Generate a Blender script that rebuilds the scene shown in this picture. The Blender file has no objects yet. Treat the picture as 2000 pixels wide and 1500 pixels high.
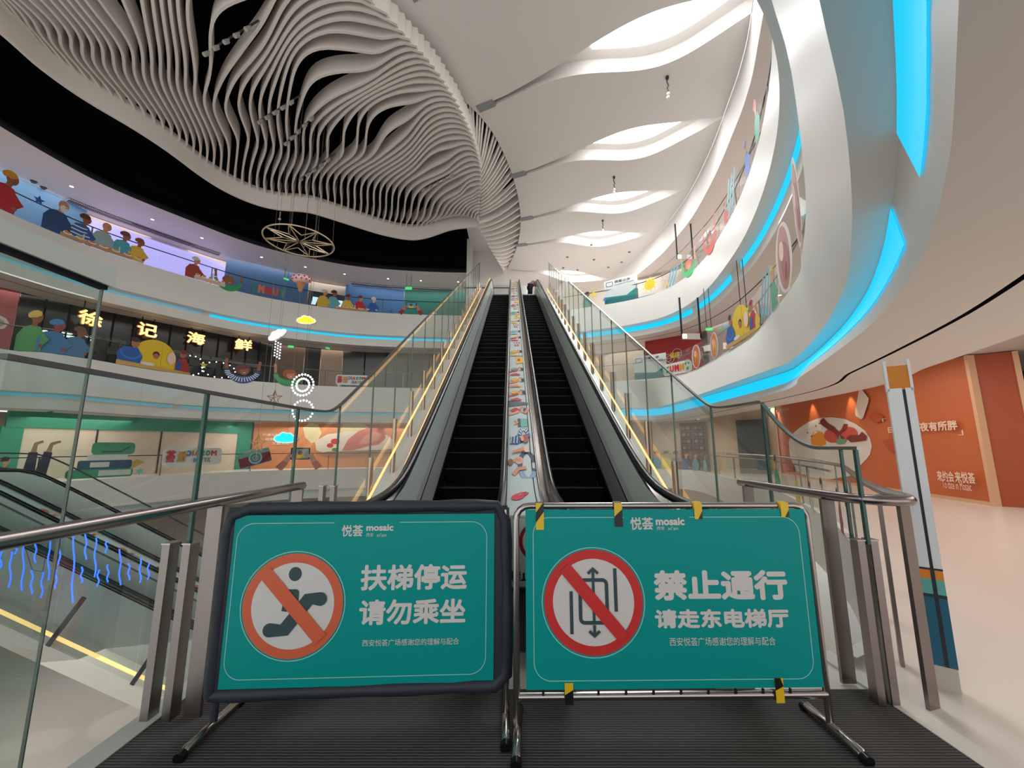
import bpy, bmesh, math, random
from math import sin, cos, pi, radians, sqrt, atan2, exp, tanh
from mathutils import Vector, Matrix

random.seed(7)
SC = bpy.context.scene
COL = SC.collection

# ------------------------------------------------------------------ camera, sky, exposure
F = 770.0                      # focal length in pixels of the 2000 x 1500 frame
PITCH = radians(9.0)
CP, SP = cos(PITCH), sin(PITCH)
EYE = 1.5
cam_d = bpy.data.cameras.new('camera')
cam_d.sensor_fit = 'HORIZONTAL'
cam_d.sensor_width = 36.0
cam_d.lens = F / 2000.0 * 36.0
cam_d.clip_start = 0.05
cam_d.clip_end = 300
cam = bpy.data.objects.new('camera', cam_d)
cam.location = (0, 0, EYE)
cam.rotation_euler = (pi / 2 + PITCH, 0, 0)
COL.objects.link(cam)
SC.camera = cam

world = bpy.data.worlds.new('daylight')
SC.world = world
world.use_nodes = True
_bg = world.node_tree.nodes['Background']
_bg.inputs[0].default_value = (1.0, 0.985, 0.97, 1)
_bg.inputs[1].default_value = 1.35
SC.view_settings.view_transform = 'Standard'
SC.view_settings.look = 'None'
SC.view_settings.gamma = 1.0
SC.view_settings.use_curve_mapping = False
SC.view_settings.exposure = 0.0
SC.cycles.transparent_max_bounces = 40
SC.cycles.max_bounces = 7
SC.cycles.diffuse_bounces = 4
SC.cycles.glossy_bounces = 3
SC.cycles.sample_clamp_indirect = 6.0
SKYLIGHT = 6.0


def area_light(name, loc, size, power, col=(1, 1, 1), rot=(0, 0, 0), sy=None):
    d = bpy.data.lights.new(name, 'AREA')
    d.energy = power
    d.color = col
    d.size = size
    if sy:
        d.shape = 'RECTANGLE'
        d.size_y = sy
    o = bpy.data.objects.new(name, d)
    o.location = loc
    o.rotation_euler = rot
    COL.objects.link(o)
    return o


# the lit ceilings of the galleries and the shops behind the rails
for _x, _y, _z, _sx, _sy, _r, _p in ((-19.3, 15, 7.85, 3, 9, 0.25, 150), (-14.5, 24.5, 7.85, 9, 3, 0.75, 150), (-5, 27, 7.85, 9, 2.5, 0, 130),
                                     (-20.5, 16, 12.86, 3, 9, 0.2, 190), (-16, 25, 12.86, 9, 3, 0.75, 190), (-7, 27.4, 12.86, 9, 2.5, 0.1, 170),
                                     (-20.5, 17, 2.85, 2.5, 9, 0.3, 170), (-14, 27.3, 2.85, 9, 2.5, 0.6, 170), (-5, 30, 2.85, 9, 2.5, 0, 150),
                                     (10.0, 12, 3.85, 3, 9, 0, 150), (9, 4.0, 3.85, 6, 5, 0, 210), (9.5, 22, 2.85, 3, 8, 0, 150),
                                     (11, 17, 7.85, 3, 9, 0, 150), (9, 8, 7.85, 4, 5, 0, 110), (6, 25.5, 7.85, 7, 2.5, 0, 110),
                                     (11.5, 16, 12.6, 3, 9, 0, 150), (8.8, 24.6, 12.6, 5, 2.5, 0, 110)):
    area_light('gallery_light', (_x, _y, _z), _sx, _p, (1.0, 0.90, 0.80) if _z < 9 else (1.0, 0.93, 0.92), (0, 0, _r), _sy)
for _x, _y, _r in ((3.0, 10.9, -0.44), (4.8, 15.0, -0.42), (5.2, 19.0, -0.33), (5.0, 22.6, -0.19), (3.8, 6.3, -0.48), (4.2, 27.9, 0.2)):
    area_light('skylight_daylight', (_x, _y, 14.12), 4.6, 185, (0.96, 0.98, 1.0), (0, 0, _r), 1.0)
area_light('lower_hall_light', (-9, 9, -2.1), 8, 200, (1.0, 0.92, 0.84), (0, 0, 0), 8)
for _p, _t, _a, _e in (((-13.2, 9.2, -0.8), (-8.8, 10.6, -4.9), 15, 300), ((-14.8, 8.6, -0.8), (-10.5, 9.7, -4.9), 9, 260)):
    _d = bpy.data.lights.new('daylight_patch', 'SPOT')
    _d.energy, _d.spot_size, _d.spot_blend, _d.shadow_soft_size = _e, radians(_a), 0.15, 0.05
    _d.color = (1.0, 0.95, 0.86)
    _o = bpy.data.objects.new('daylight_patch', _d)
    _o.location = _p
    _o.rotation_euler = (Vector(_t) - Vector(_p)).to_track_quat('-Z', 'Y').to_euler()
    COL.objects.link(_o)
area_light('lower_hall_light', (5.5, 12, -1.6), 5, 160, (1.0, 0.88, 0.72), (0, 0, 0), 8)


# ------------------------------------------------------------------ pixel <-> place
def ray(px, py):
    x = (px - 1000) / F
    u = (750 - py) / F
    return Vector((x, CP - u * SP, SP + u * CP))


def atz(px, py, z):
    d = ray(px, py)
    return Vector((0, 0, EYE)) + d * ((z - EYE) / d.z)


def aty(px, py, Y):
    d = ray(px, py)
    return Vector((0, 0, EYE)) + d * (Y / d.y)


def z_for(Y, py):
    q = (750 - py) / F
    return EYE + Y * (q * CP + SP) / (CP - q * SP)


def on_curve(curve, px, z, far=True):
    """point of a plan polyline met by the vertical plane of pixel column px (at height z); returns (point, unit tangent)"""
    k = (px - 1000) / F
    a, b = k * CP, k * SP * (z - EYE)
    best = None
    for i in range(len(curve) - 1):
        p, q = curve[i], curve[i + 1]
        fp, fq = p[0] - a * p[1] - b, q[0] - a * q[1] - b
        if fp * fq <= 0 and fp != fq:
            t = fp / (fp - fq)
            pt = Vector((p[0] + (q[0] - p[0]) * t, p[1] + (q[1] - p[1]) * t))
            if pt.y < 0.5:
                continue
            if best is None or (pt.y > best[0].y) == far:
                best = (pt, Vector((q[0] - p[0], q[1] - p[1])).normalized(), i + t)
    return best


def smooth(pts, n=8):
    """Catmull-Rom through the points"""
    P = [Vector(p) for p in pts]
    P = [P[0] * 2 - P[1]] + P + [P[-1] * 2 - P[-2]]
    out = []
    for i in range(1, len(P) - 2):
        a, b, c, d = P[i - 1], P[i], P[i + 1], P[i + 2]
        for k in range(n):
            t = k / n
            out.append(0.5 * ((2 * b) + (c - a) * t + (2 * a - 5 * b + 4 * c - d) * t * t + (3 * b - a - 3 * c + d) * t ** 3))
    out.append(P[-2])
    return out


def resample(pts, n):
    L = [0]
    for i in range(1, len(pts)):
        L.append(L[-1] + (pts[i] - pts[i - 1]).length)
    out, j = [], 0
    for k in range(n):
        s = L[-1] * k / (n - 1)
        while j < len(L) - 2 and L[j + 1] < s:
            j += 1
        t = (s - L[j]) / max(L[j + 1] - L[j], 1e-9)
        out.append(pts[j].lerp(pts[j + 1], min(max(t, 0), 1)))
    return out


def length(pts):
    return sum((pts[i + 1] - pts[i]).length for i in range(len(pts) - 1))


def offset(pts, d):
    """offset a plan polyline to its left by d"""
    out = []
    n = len(pts)
    for i in range(n):
        a, b = pts[max(i - 1, 0)], pts[min(i + 1, n - 1)]
        t = (b - a).normalized()
        out.append(Vector((pts[i].x - t.y * d, pts[i].y + t.x * d)))
    return out


# ------------------------------------------------------------------ materials
def lin(c):
    return tuple(((v / 255) / 12.92 if v / 255 <= 0.04045 else ((v / 255 + 0.055) / 1.055) ** 2.4) for v in c)


_M = {}


def M(rgb, rough=0.5, metal=0.0, emit=0.0, name=None, bump=None, noise=None, spec=0.5):
    key = (rgb, rough, metal, emit, name, bump, noise, spec)
    if key in _M:
        return _M[key]
    m = bpy.data.materials.new(name or 'paint')
    m.use_nodes = True
    nt = m.node_tree
    b = nt.nodes['Principled BSDF']
    c = (*lin(rgb), 1)
    b.inputs['Base Color'].default_value = c
    b.inputs['Roughness'].default_value = rough
    b.inputs['Metallic'].default_value = metal
    b.inputs['Specular IOR Level'].default_value = spec
    if emit:
        b.inputs['Emission Color'].default_value = c
        b.inputs['Emission Strength'].default_value = emit
    tc = None
    if noise:                     # (scale, amount) mottling
        tc = nt.nodes.new('ShaderNodeTexCoord')
        nz = nt.nodes.new('ShaderNodeTexNoise')
        nz.inputs['Scale'].default_value = noise[0]
        nz.inputs['Detail'].default_value = 4
        mx = nt.nodes.new('ShaderNodeMix')
        mx.data_type = 'RGBA'
        mx.inputs[6].default_value = tuple(max(0, v * (1 - noise[1])) for v in c[:3]) + (1,)
        mx.inputs[7].default_value = tuple(min(1, v * (1 + noise[1])) for v in c[:3]) + (1,)
        nt.links.new(tc.outputs['Object'], nz.inputs['Vector'])
        nt.links.new(nz.outputs['Fac'], mx.inputs[0])
        nt.links.new(mx.outputs[2], b.inputs['Base Color'])
    if bump:                      # (scale, strength)
        tc = tc or nt.nodes.new('ShaderNodeTexCoord')
        nz2 = nt.nodes.new('ShaderNodeTexNoise')
        nz2.inputs['Scale'].default_value = bump[0]
        bp = nt.nodes.new('ShaderNodeBump')
        bp.inputs['Strength'].default_value = bump[1]
        nt.links.new(tc.outputs['Object'], nz2.inputs['Vector'])
        nt.links.new(nz2.outputs['Fac'], bp.inputs['Height'])
        nt.links.new(bp.outputs['Normal'], b.inputs['Normal'])
    _M[key] = m
    return m


def glass_mat(name, tint=(0.93, 0.965, 0.955), refl=0.35):
    m = bpy.data.materials.new(name)
    m.use_nodes = True
    nt = m.node_tree
    nt.nodes.clear()
    out = nt.nodes.new('ShaderNodeOutputMaterial')
    tr = nt.nodes.new('ShaderNodeBsdfTransparent')
    tr.inputs[0].default_value = (*tint, 1)
    gl = nt.nodes.new('ShaderNodeBsdfGlossy')
    gl.inputs['Roughness'].default_value = 0.01
    gl.inputs[0].default_value = (1, 1, 1, 1)
    fr = nt.nodes.new('ShaderNodeFresnel')
    fr.inputs['IOR'].default_value = 1.45
    mu = nt.nodes.new('ShaderNodeMath')
    mu.operation = 'MULTIPLY'
    mu.inputs[1].default_value = refl * 2
    mu.use_clamp = True
    mx = nt.nodes.new('ShaderNodeMixShader')
    nt.links.new(fr.outputs[0], mu.inputs[0])
    nt.links.new(mu.outputs[0], mx.inputs[0])
    nt.links.new(tr.outputs[0], mx.inputs[1])
    nt.links.new(gl.outputs[0], mx.inputs[2])
    nt.links.new(mx.outputs[0], out.inputs[0])
    return m


GLASS = glass_mat('clear_glass', refl=0.12)
GLASS_N = glass_mat('landing_glass', (0.92, 0.95, 0.94), 0.035)
GLASS_G = glass_mat('greenish_glass', (0.86, 0.91, 0.89), 0.03)
GLASS_EDGE = M((46, 84, 74), 0.2, name='green_glass_edge')

WHITE = M((226, 221, 214), 0.55, name='white_plaster', noise=(0.7, 0.03))
CEILW = M((236, 232, 227), 0.7, name='ceiling_plaster', noise=(0.5, 0.02))
FASCIA = M((226, 225, 219), 0.35, name='fascia_paint', noise=(0.6, 0.03))
SOFFIT = M((224, 215, 209), 0.6, name='soffit_paint', noise=(0.8, 0.02))
FINM = M((240, 233, 226), 0.6, name='fin_paint')
BLACK = M((7, 8, 12), 0.85, name='black_paint', spec=0.1)
BLACKISH = M((30, 30, 36), 0.7, name='charcoal_trim', spec=0.2)
STEEL = M((176, 168, 164), 0.22, 1.0, name='polished_steel')
STEELD = M((146, 136, 132), 0.36, 1.0, name='brushed_steel', noise=(30, 0.06))
BRONZE = M((186, 164, 146), 0.25, 1.0, name='warm_steel')
RUBBER = M((17, 17, 19), 0.25, name='black_rubber')
STEPM = M((3, 3, 4), 0.7, 0.0, name='step_black', spec=0.15)
STEPNOSE = M((92, 92, 92), 0.4, 0.5, name='step_edge_metal')
SKIRT = M((64, 66, 68), 0.35, 0.6, name='skirt_metal')
PANEL = M((196, 206, 200), 0.2, 0.0, name='satin_panel')
LEDM = M((255, 204, 130), 0.5, emit=1.0, name='warm_light_strip')
CYAN = M((0, 190, 232), 0.5, emit=0.95, name='cyan_light_strip')
CYAND = M((104, 148, 156), 0.5, name='unlit_light_strip')
TEAL = M((0, 148, 144), 0.45, name='teal_print', spec=0.2)
ORANGE = M((200, 106, 60), 0.45, name='orange_print', noise=(1.5, 0.05))


# ------------------------------------------------------------------ mesh collecting
class MB:
    def __init__(self):
        self.v, self.f, self.mi, self.sm, self.mats = [], [], [], [], []

    def _m(self, m):
        if m not in self.mats:
            self.mats.append(m)
        return self.mats.index(m)

    def add(self, vs, fs, m, smooth=False):
        o = len(self.v)
        self.v += [tuple(v) for v in vs]
        k = self._m(m)
        for f in fs:
            self.f.append(tuple(i + o for i in f))
            self.mi.append(k)
            self.sm.append(smooth)
        return self

    def box(self, lo, hi, m, mat=None):
        x0, y0, z0 = lo
        x1, y1, z1 = hi
        vs = [(x0, y0, z0), (x1, y0, z0), (x1, y1, z0), (x0, y1, z0), (x0, y0, z1), (x1, y0, z1), (x1, y1, z1), (x0, y1, z1)]
        if mat is not None:
            vs = [mat @ Vector(v) for v in vs]
        return self.add(vs, [(0, 3, 2, 1), (4, 5, 6, 7), (0, 1, 5, 4), (1, 2, 6, 5), (2, 3, 7, 6), (3, 0, 4, 7)], m)

    def bar(self, a, b, w, h, m, up=(0, 0, 1)):
        """rectangular bar from a to b"""
        a, b = Vector(a), Vector(b)
        t = (b - a).normalized()
        s = t.cross(Vector(up))
        if s.length < 1e-4:
            s = t.cross(Vector((0, 1, 0)))
        s.normalize()
        n = s.cross(t)
        vs = []
        for p in (a, b):
            for i, j in ((-1, -1), (1, -1), (1, 1), (-1, 1)):
                vs.append(p + s * i * w / 2 + n * j * h / 2)
        return self.add(vs, [(3, 2, 1, 0), (4, 5, 6, 7), (0, 1, 5, 4), (1, 2, 6, 5), (2, 3, 7, 6), (3, 0, 4, 7)], m)

    def tube(self, path, r, m, n=8, closed=False, cap=True):
        path = [Vector(p) for p in path]
        N = len(path)
        rs = r if isinstance(r, (list, tuple)) else [r] * N
        vs, fs = [], []
        ref = None
        for i, p in enumerate(path):
            a = path[(i - 1) % N] if closed or i else path[0]
            b = path[(i + 1) % N] if closed or i < N - 1 else path[-1]
            t = (b - a).normalized()
            if ref is None:
                ref = Vector((0, 0, 1)) if abs(t.z) < 0.9 else Vector((1, 0, 0))
            s = t.cross(ref)
            if s.length < 1e-4:
                ref = Vector((0, 1, 0))
                s = t.cross(ref)
            s.normalize()
            u = s.cross(t).normalized()
            ref = u
            for k in range(n):
                w = 2 * pi * k / n
                vs.append(p + (s * cos(w) + u * sin(w)) * rs[i])
        M_ = N if closed else N - 1
        for i in range(M_):
            for k in range(n):
                a, b = i * n + k, i * n + (k + 1) % n
                c, d = ((i + 1) % N) * n + (k + 1) % n, ((i + 1) % N) * n + k
                fs.append((a, b, c, d))
        self.add(vs, fs, m, True)
        if cap and not closed:
            self.add(vs[:n], [tuple(range(n))], m)
            self.add(vs[-n:], [tuple(range(n - 1, -1, -1))], m)
        return self

    def strip(self, A, B, m, smooth=True, flip=False):
        """ruled surface between two equally long polylines"""
        n = len(A)
        fs = [(i, i + 1, n + i + 1, n + i) for i in range(n - 1)]
        if flip:
            fs = [f[::-1] for f in fs]
        return self.add(list(A) + list(B), fs, m, smooth)

    def slab(self, A, B, d, m, smooth=True):
        """strip between A and B thickened by vector d (list or single)"""
        n = len(A)
        D = d if isinstance(d, list) else [Vector(d)] * n
        A2 = [Vector(a) + D[i] for i, a in enumerate(A)]
        B2 = [Vector(b) + D[i] for i, b in enumerate(B)]
        self.strip(A, B, m, smooth)
        self.strip(A2, B2, m, smooth, True)
        self.strip(B, B2, m, smooth)
        self.strip(A, A2, m, smooth, True)
        for k in (0, n - 1):
            self.add([A[k], B[k], B2[k], A2[k]], [(0, 1, 2, 3)], m)
        return self

    def sphere(self, c, r, m, nu=10, nv=6, sq=(1, 1, 1), R=None):
        vs, fs = [], []
        for j in range(nv + 1):
            for i in range(nu):
                a, b = 2 * pi * i / nu, pi * j / nv - pi / 2
                v = Vector((cos(a) * cos(b) * r * sq[0], sin(a) * cos(b) * r * sq[1], sin(b) * r * sq[2]))
                if R is not None:
                    v = R @ v
                vs.append(v + Vector(c))
        for j in range(nv):
            for i in range(nu):
                a = j * nu + i
                b = j * nu + (i + 1) % nu
                fs.append((a, b, b + nu, a + nu))
        return self.add(vs, fs, m, True)

    def prism(self, pts, m, mat, depth, side=None):
        """flat outline (2-D) extruded by depth along local -y ... in frame mat (x right, z up, y away)"""
        n = len(pts)
        f = [mat @ Vector((p[0], 0, p[1])) for p in pts]
        b = [mat @ Vector((p[0], depth, p[1])) for p in pts]
        self.add(f, [tuple(range(n))], m)
        self.add(b, [tuple(range(n - 1, -1, -1))], m)
        self.add(f + b, [(i, n + i, n + (i + 1) % n, (i + 1) % n) for i in range(n)], side or m)
        return self

    def build(self, name, parent=None, label=None, cat=None, group=None, kind=None, loc=None):
        me = bpy.data.meshes.new(name)
        vs = self.v
        if loc is not None:
            L = Vector(loc)
            vs = [tuple(Vector(v) - L) for v in vs]
        me.from_pydata(vs, [], self.f)
        for m in self.mats:
            me.materials.append(m)
        me.polygons.foreach_set('material_index', self.mi)
        me.polygons.foreach_set('use_smooth', self.sm)
        me.update()
        o = bpy.data.objects.new(name, me)
        COL.objects.link(o)
        if loc is not None:
            o.location = loc
        _PW[o.name] = Vector(loc) if loc is not None else Vector()
        if parent is not None:
            o.parent = parent
            o.matrix_parent_inverse = Matrix.Translation(-_PW[parent.name])
        tag(o, label, cat, group, kind)
        return o


_PW = {}


def tag(o, label=None, cat=None, group=None, kind=None):
    if label:
        o['label'] = label
    if cat:
        o['category'] = cat
    if group:
        o['group'] = group
    if kind:
        o['kind'] = kind
    return o


def thing(name, label, cat, loc=(0, 0, 0), group=None):
    o = bpy.data.objects.new(name, None)
    o.empty_display_size = 0.2
    COL.objects.link(o)
    o.location = loc
    _PW[o.name] = Vector(loc)
    return tag(o, label, cat, group)


def struct(mb, name):
    return mb.build(name, kind='structure')


# ------------------------------------------------------------------ lettering
_TX = {}


def text_shape(s):
    """(vertices 2-D, faces, bounds) of a line of the built-in face"""
    if s in _TX:
        return _TX[s]
    c = bpy.data.curves.new('line', 'FONT')
    c.body = s
    c.size = 1
    c.resolution_u = 3
    o = bpy.data.objects.new('line', c)
    COL.objects.link(o)
    dg = bpy.context.evaluated_depsgraph_get()
    me = bpy.data.meshes.new_from_object(o.evaluated_get(dg))
    vs = [(v.co.x, v.co.y) for v in me.vertices]
    fs = [tuple(p.vertices) for p in me.polygons]
    bpy.data.objects.remove(o)
    bpy.data.curves.remove(c)
    bpy.data.meshes.remove(me)
    xs, ys = [v[0] for v in vs], [v[1] for v in vs]
    _TX[s] = (vs, fs, (min(xs), max(xs), min(ys), max(ys)))
    return _TX[s]


class Draw:
    """flat artwork in a local frame: u right, v up, layers stepping towards the viewer"""

    def __init__(self, origin, right, up=(0, 0, 1), step=0.0015, mb=None, mirror=False):
        self.o, self.r, self.u = Vector(origin), Vector(right).normalized(), Vector(up).normalized()
        self.n = self.r.cross(self.u).normalized()      # towards the viewer
        if mirror:
            self.r = -self.r
        self.k, self.step, self.s, self.sv = 1, step, 1.0, 1.0
        self.mb = mb or MB()

    def P(self, u, v, d=None):
        return self.o + self.r * u * self.s + self.u * v * self.s * self.sv + self.n * (self.k * self.step if d is None else d)

    def po(self, pts, m):
        m = m if isinstance(m, bpy.types.Material) else M(m, 0.5, name='print')
        self.mb.add([self.P(*p) for p in pts], [tuple(range(len(pts)))], m)
        self.k += 1

    def el(self, cx, cy, rx, ry, m, rot=0, n=20, a0=0, a1=2 * pi):
        full = abs(a1 - a0) > 6.2
        pts = []
        for i in range(n if full else n + 1):
            a = a0 + (a1 - a0) * i / n
            x, y = rx * cos(a), ry * sin(a)
            pts.append((cx + x * cos(rot) - y * sin(rot), cy + x * sin(rot) + y * cos(rot)))
        self.po(pts, m)

    def ring(self, cx, cy, r, w, m, n=48, ry=None):
        m = m if isinstance(m, bpy.types.Material) else M(m, 0.5, name='print')
        ry = ry or r
        A = [self.P(cx + r * cos(2 * pi * i / n), cy + ry * sin(2 * pi * i / n)) for i in range(n + 1)]
        B = [self.P(cx + (r - w) * cos(2 * pi * i / n), cy + (ry - w) * sin(2 * pi * i / n)) for i in range(n + 1)]
        self.mb.strip(A, B, m, False)
        self.k += 1

    def li(self, pts, w, m, closed=False):
        m = m if isinstance(m, bpy.types.Material) else M(m, 0.5, name='print')
        n = len(pts)
        ws = w if isinstance(w, (list, tuple)) else [w] * n
        A, B = [], []
        P2 = [Vector(p) for p in pts]
        for i in range(n):
            a = P2[(i - 1) % n] if closed or i else P2[0]
            b = P2[(i + 1) % n] if closed or i < n - 1 else P2[-1]
            t = (b - a).normalized()
            q = Vector((-t.y, t.x)) * ws[i] / 2
            A.append(self.P(*(P2[i] + q)))
            B.append(self.P(*(P2[i] - q)))
        if closed:
            A.append(A[0])
            B.append(B[0])
        self.mb.strip(A, B, m, False)
        self.k += 1

    def tx(self, s, x0, x1, y0, y1, m, bold=0.0, corners=None):
        """line s filling the box; bold in parts of the line height"""
        m = m if isinstance(m, bpy.types.Material) else M(m, 0.5, name='print')
        vs, fs, (a, b, c, d) = text_shape(s)
        r = bold * (y1 - y0)
        sx, sy = (x1 - x0 - 2 * r) / (b - a), (y1 - y0 - 2 * r) / (d - c)
        shifts = [(0, 0)] + ([(r * cos(w * pi / 4), r * sin(w * pi / 4)) for w in range(8)] if r else [])
        for q_, (dx, dy) in enumerate(shifts):
            self.k += 0.06 if q_ else 0
            self.mb.add([self.P(x0 + r + dx + (v[0] - a) * sx, y0 + r + dy + (v[1] - c) * sy) for v in vs], fs, m)
        self.k += 1


def rrect(x0, x1, y0, y1, r, n=5):
    pts = []
    for cx, cy, a in ((x1 - r, y0 + r, -pi / 2), (x1 - r, y1 - r, 0), (x0 + r, y1 - r, pi / 2), (x0 + r, y0 + r, pi)):
        for i in range(n + 1):
            w = a + pi / 2 * i / n
            pts.append((cx + r * cos(w), cy + r * sin(w)))
    return pts


def arc(cx, cy, rx, ry, a0, a1, n=14):
    return [(cx + rx * cos(a0 + (a1 - a0) * i / n), cy + ry * sin(a0 + (a1 - a0) * i / n)) for i in range(n + 1)]


# ================================================================== the large structure
L1, L2, L3 = 4.9, 9.8, 12.8          # floor of the first gallery, of the second, soffit above the second
CEIL, FINZ, VOID = 14.2, 13.3, 15.2  # white ceiling, underside of the fins, black ceiling


def trace(pxs, z):
    return [atz(x, y, z).xy for x, y in pxs]


def dense(pts, n=140):
    return resample(smooth(pts, 10), n)


ring1 = dense([Vector((-15.0, 6.0)), Vector((-16.8, 10.5))] +
              trace([(0, 684), (83, 691), (167, 703), (250, 717), (333, 730), (433, 742), (500, 747), (600, 754), (667, 757), (833, 760)], L1) +
              [Vector((-0.6, 23.6)), Vector((2.6, 22.6))] +
              trace([(1190, 748), (1333, 733), (1450, 670), (1500, 625), (1557, 550), (1567, 500), (1575, 400), (1550, 167), (1507, 0)], L1) +
              [Vector((1.35, 1.88)), Vector((0.7, 1.2)), Vector((-0.3, 0.2)), Vector((-1.5, -1.0))], 190)
_k = min(range(190), key=lambda i: (ring1[i] - Vector((8.3, 18.6))).length)


def ring1_row(d, pxs, z, tail):
    """the gallery edge further down its section: offset on the far side, flaring out where it passes over the landing"""
    return resample(smooth(resample(offset(ring1[:_k - 3], d), 24) + trace(pxs, z) + [Vector(p) for p in tail], 10), 190)


ring1b = ring1_row(0.02, [(1500, 723), (1550, 700), (1600, 650), (1647, 567), (1660, 500), (1664, 400), (1650, 233), (1600, 0)], L1 - 1.4,
                   [(0.85, 0.95), (0.25, 0.35), (-0.7, -0.6), (-1.9, -1.8)])
ring1c = ring1_row(0.42, [(1500, 737), (1567, 708), (1633, 652), (1687, 583), (1722, 500), (1742, 400), (1752, 300), (1755, 167), (1748, 0)], L1 - 1.42,
                   [(1.2, 0.95), (0.6, 0.33), (-0.3, -0.6), (-1.5, -1.8)])
ring1d = ring1_row(0.50, [(1500, 772), (1567, 733), (1667, 662), (1733, 600), (1800, 502), (1850, 333), (1867, 133), (1872, 0)], L1 - 2.0,
                   [(0.95, 0.6), (0.45, 0.1), (-0.4, -0.75), (-1.4, -1.9)])

ring2 = dense([Vector((-16.0, 4.0)), Vector((-18.0, 9.0))] +
              trace([(0, 413), (83, 447), (167, 483), (277, 517), (367, 543), (433, 563), (500, 580), (600, 597), (700, 610), (840, 617)], L2) +
              [Vector((-1.6, 24.5)), Vector((1.6, 24.2))] +
              trace([(1176, 598), (1234, 588), (1290, 574), (1325, 555), (1360, 527), (1390, 490), (1418, 443), (1442, 401), (1456, 364), (1479, 297), (1500, 200), (1512, 90)], L2) +
              [Vector((4.0, 5.2)), Vector((1.5, 3.8)), Vector((-2.0, 3.0))], 190)
for _ in range(14):      # even out small kinks of the traced edge
    ring2 = [ring2[0]] + [ring2[i] * 0.5 + (ring2[i - 1] + ring2[i + 1]) * 0.25 for i in range(1, len(ring2) - 1)] + [ring2[-1]]
ring0L = dense([Vector((-17.0, 7.0)), Vector((-19.2, 13.0))] + trace([(83, 943), (250, 933), (500, 920)], 0) +
               [Vector((-11.0, 27.6)), Vector((-5.0, 28.6)), Vector((2.0, 28.6))], 80)
ring0R = dense([Vector((3.0, 28.6)), Vector((8.0, 27.0))] + trace([(1350, 920), (1420, 935), (1500, 957), (1570, 990), (1640, 1040), (1680, 1110), (1692, 1180)], 0) +
               [Vector((2.7, 3.25)), Vector((2.32, 3.05))], 80)


def ring_profile(mb, curve, prof, m, smooth_=True):
    rows = [[Vector((p.x, p.y, z)) for p in offset(curve, d)] for d, z in prof]
    for a, b in zip(rows, rows[1:]):
        mb.strip(a, b, m, smooth_)


def gallery(name, curve, z, edge=None, step=None, lip=None):
    mb = MB()
    edge = edge or curve
    step = step or offset(curve, 0.42)
    lip = lip or offset(curve, 0.50)
    ring_profile(mb, curve, [(9.0, z - 0.02), (0.0, z)], SOFFIT)
    ring_profile(mb, curve, [(0.0, z), (0.0, z + 0.06), (0.06, z + 0.06)], FASCIA)

    def rows(A, za, B, zb, m):
        mb.strip([Vector((p.x, p.y, za)) for p in A], [Vector((p.x, p.y, zb)) for p in B], m)

    rows(curve, z, edge, z - 1.4, FASCIA)
    rows(edge, z - 1.4, step, z - 1.42, FASCIA)
    rows(step, z - 1.42, lip, z - 2.0, FASCIA)
    ring_profile(mb, lip, [(0.0, z - 2.0), (0.75, z - 2.0)], SOFFIT)
    ring_profile(mb, lip, [(0.75, z - 2.0), (0.75, z - 1.9), (0.81, z - 1.9), (0.81, z - 2.0)], BLACKISH)
    up_ = z - 1.86 if edge is curve else z - 0.95
    ring_profile(mb, lip, [(0.81, z - 2.0), (1.85, z - 2.0), (1.85, up_), (11.0, up_)], SOFFIT)
    return struct(mb, name)


gallery('floor_first_gallery', ring1, L1, ring1b, ring1c, ring1d)
gallery('floor_second_gallery', ring2, L2)

# cyan light strips under the galleries, in lit and unlit runs
for curve, z, runs, nm, where in (
        (ring1, L1, [(0.02, 0.22, 0.35), (0.225, 0.56, 0.35), (0.565, 0.900, 1), (0.917, 1.0, 1)], 'first', 'lower'),
        (ring2, L2, [(0.02, 0.25, 0.5), (0.255, 0.47, 0.9), (0.55, 0.68, 1), (0.685, 0.74, 1), (0.755, 1.0, 1)], 'second', 'upper')):
    up_row = ring1c if where == 'lower' else offset(curve, 0.42)
    lo_row = ring1d if where == 'lower' else offset(curve, 0.50)
    n = len(up_row)
    t = thing('light_strip', 'cyan light strip recessed under the white rim of the %s gallery' % where, 'light', (up_row[n // 2].x, up_row[n // 2].y, z - 1.5))
    for a, b, lit in runs:
        i0, i1 = int(a * (n - 1)), int(b * (n - 1)) + 1
        h0, h1 = (0.03, 0.22) if lit < 1 else (0.03, 0.62 if where == 'lower' else 0.46)
        A = [Vector((*p.lerp(q, h0), z - 1.42 - 0.58 * h0)) for p, q in zip(up_row[i0:i1], lo_row[i0:i1])]
        B = [Vector((*p.lerp(q, h1), z - 1.42 - 0.58 * h1)) for p, q in zip(up_row[i0:i1], lo_row[i0:i1])]
        nrm = [Vector((-(q - p).y, (q - p).x, 0)).normalized() * -0.012 for p, q in zip(A, A[1:] + [A[-1] * 2 - A[-2]])]
        mb = MB()
        mb.strip([p + d for p, d in zip(A, nrm)], [p + d for p, d in zip(B, nrm)], CYAN if lit > 0.8 else M((108, 178, 200), 0.5, emit=0.4, name='dim_light_strip'))
        mb.build('diffuser', t)

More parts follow.
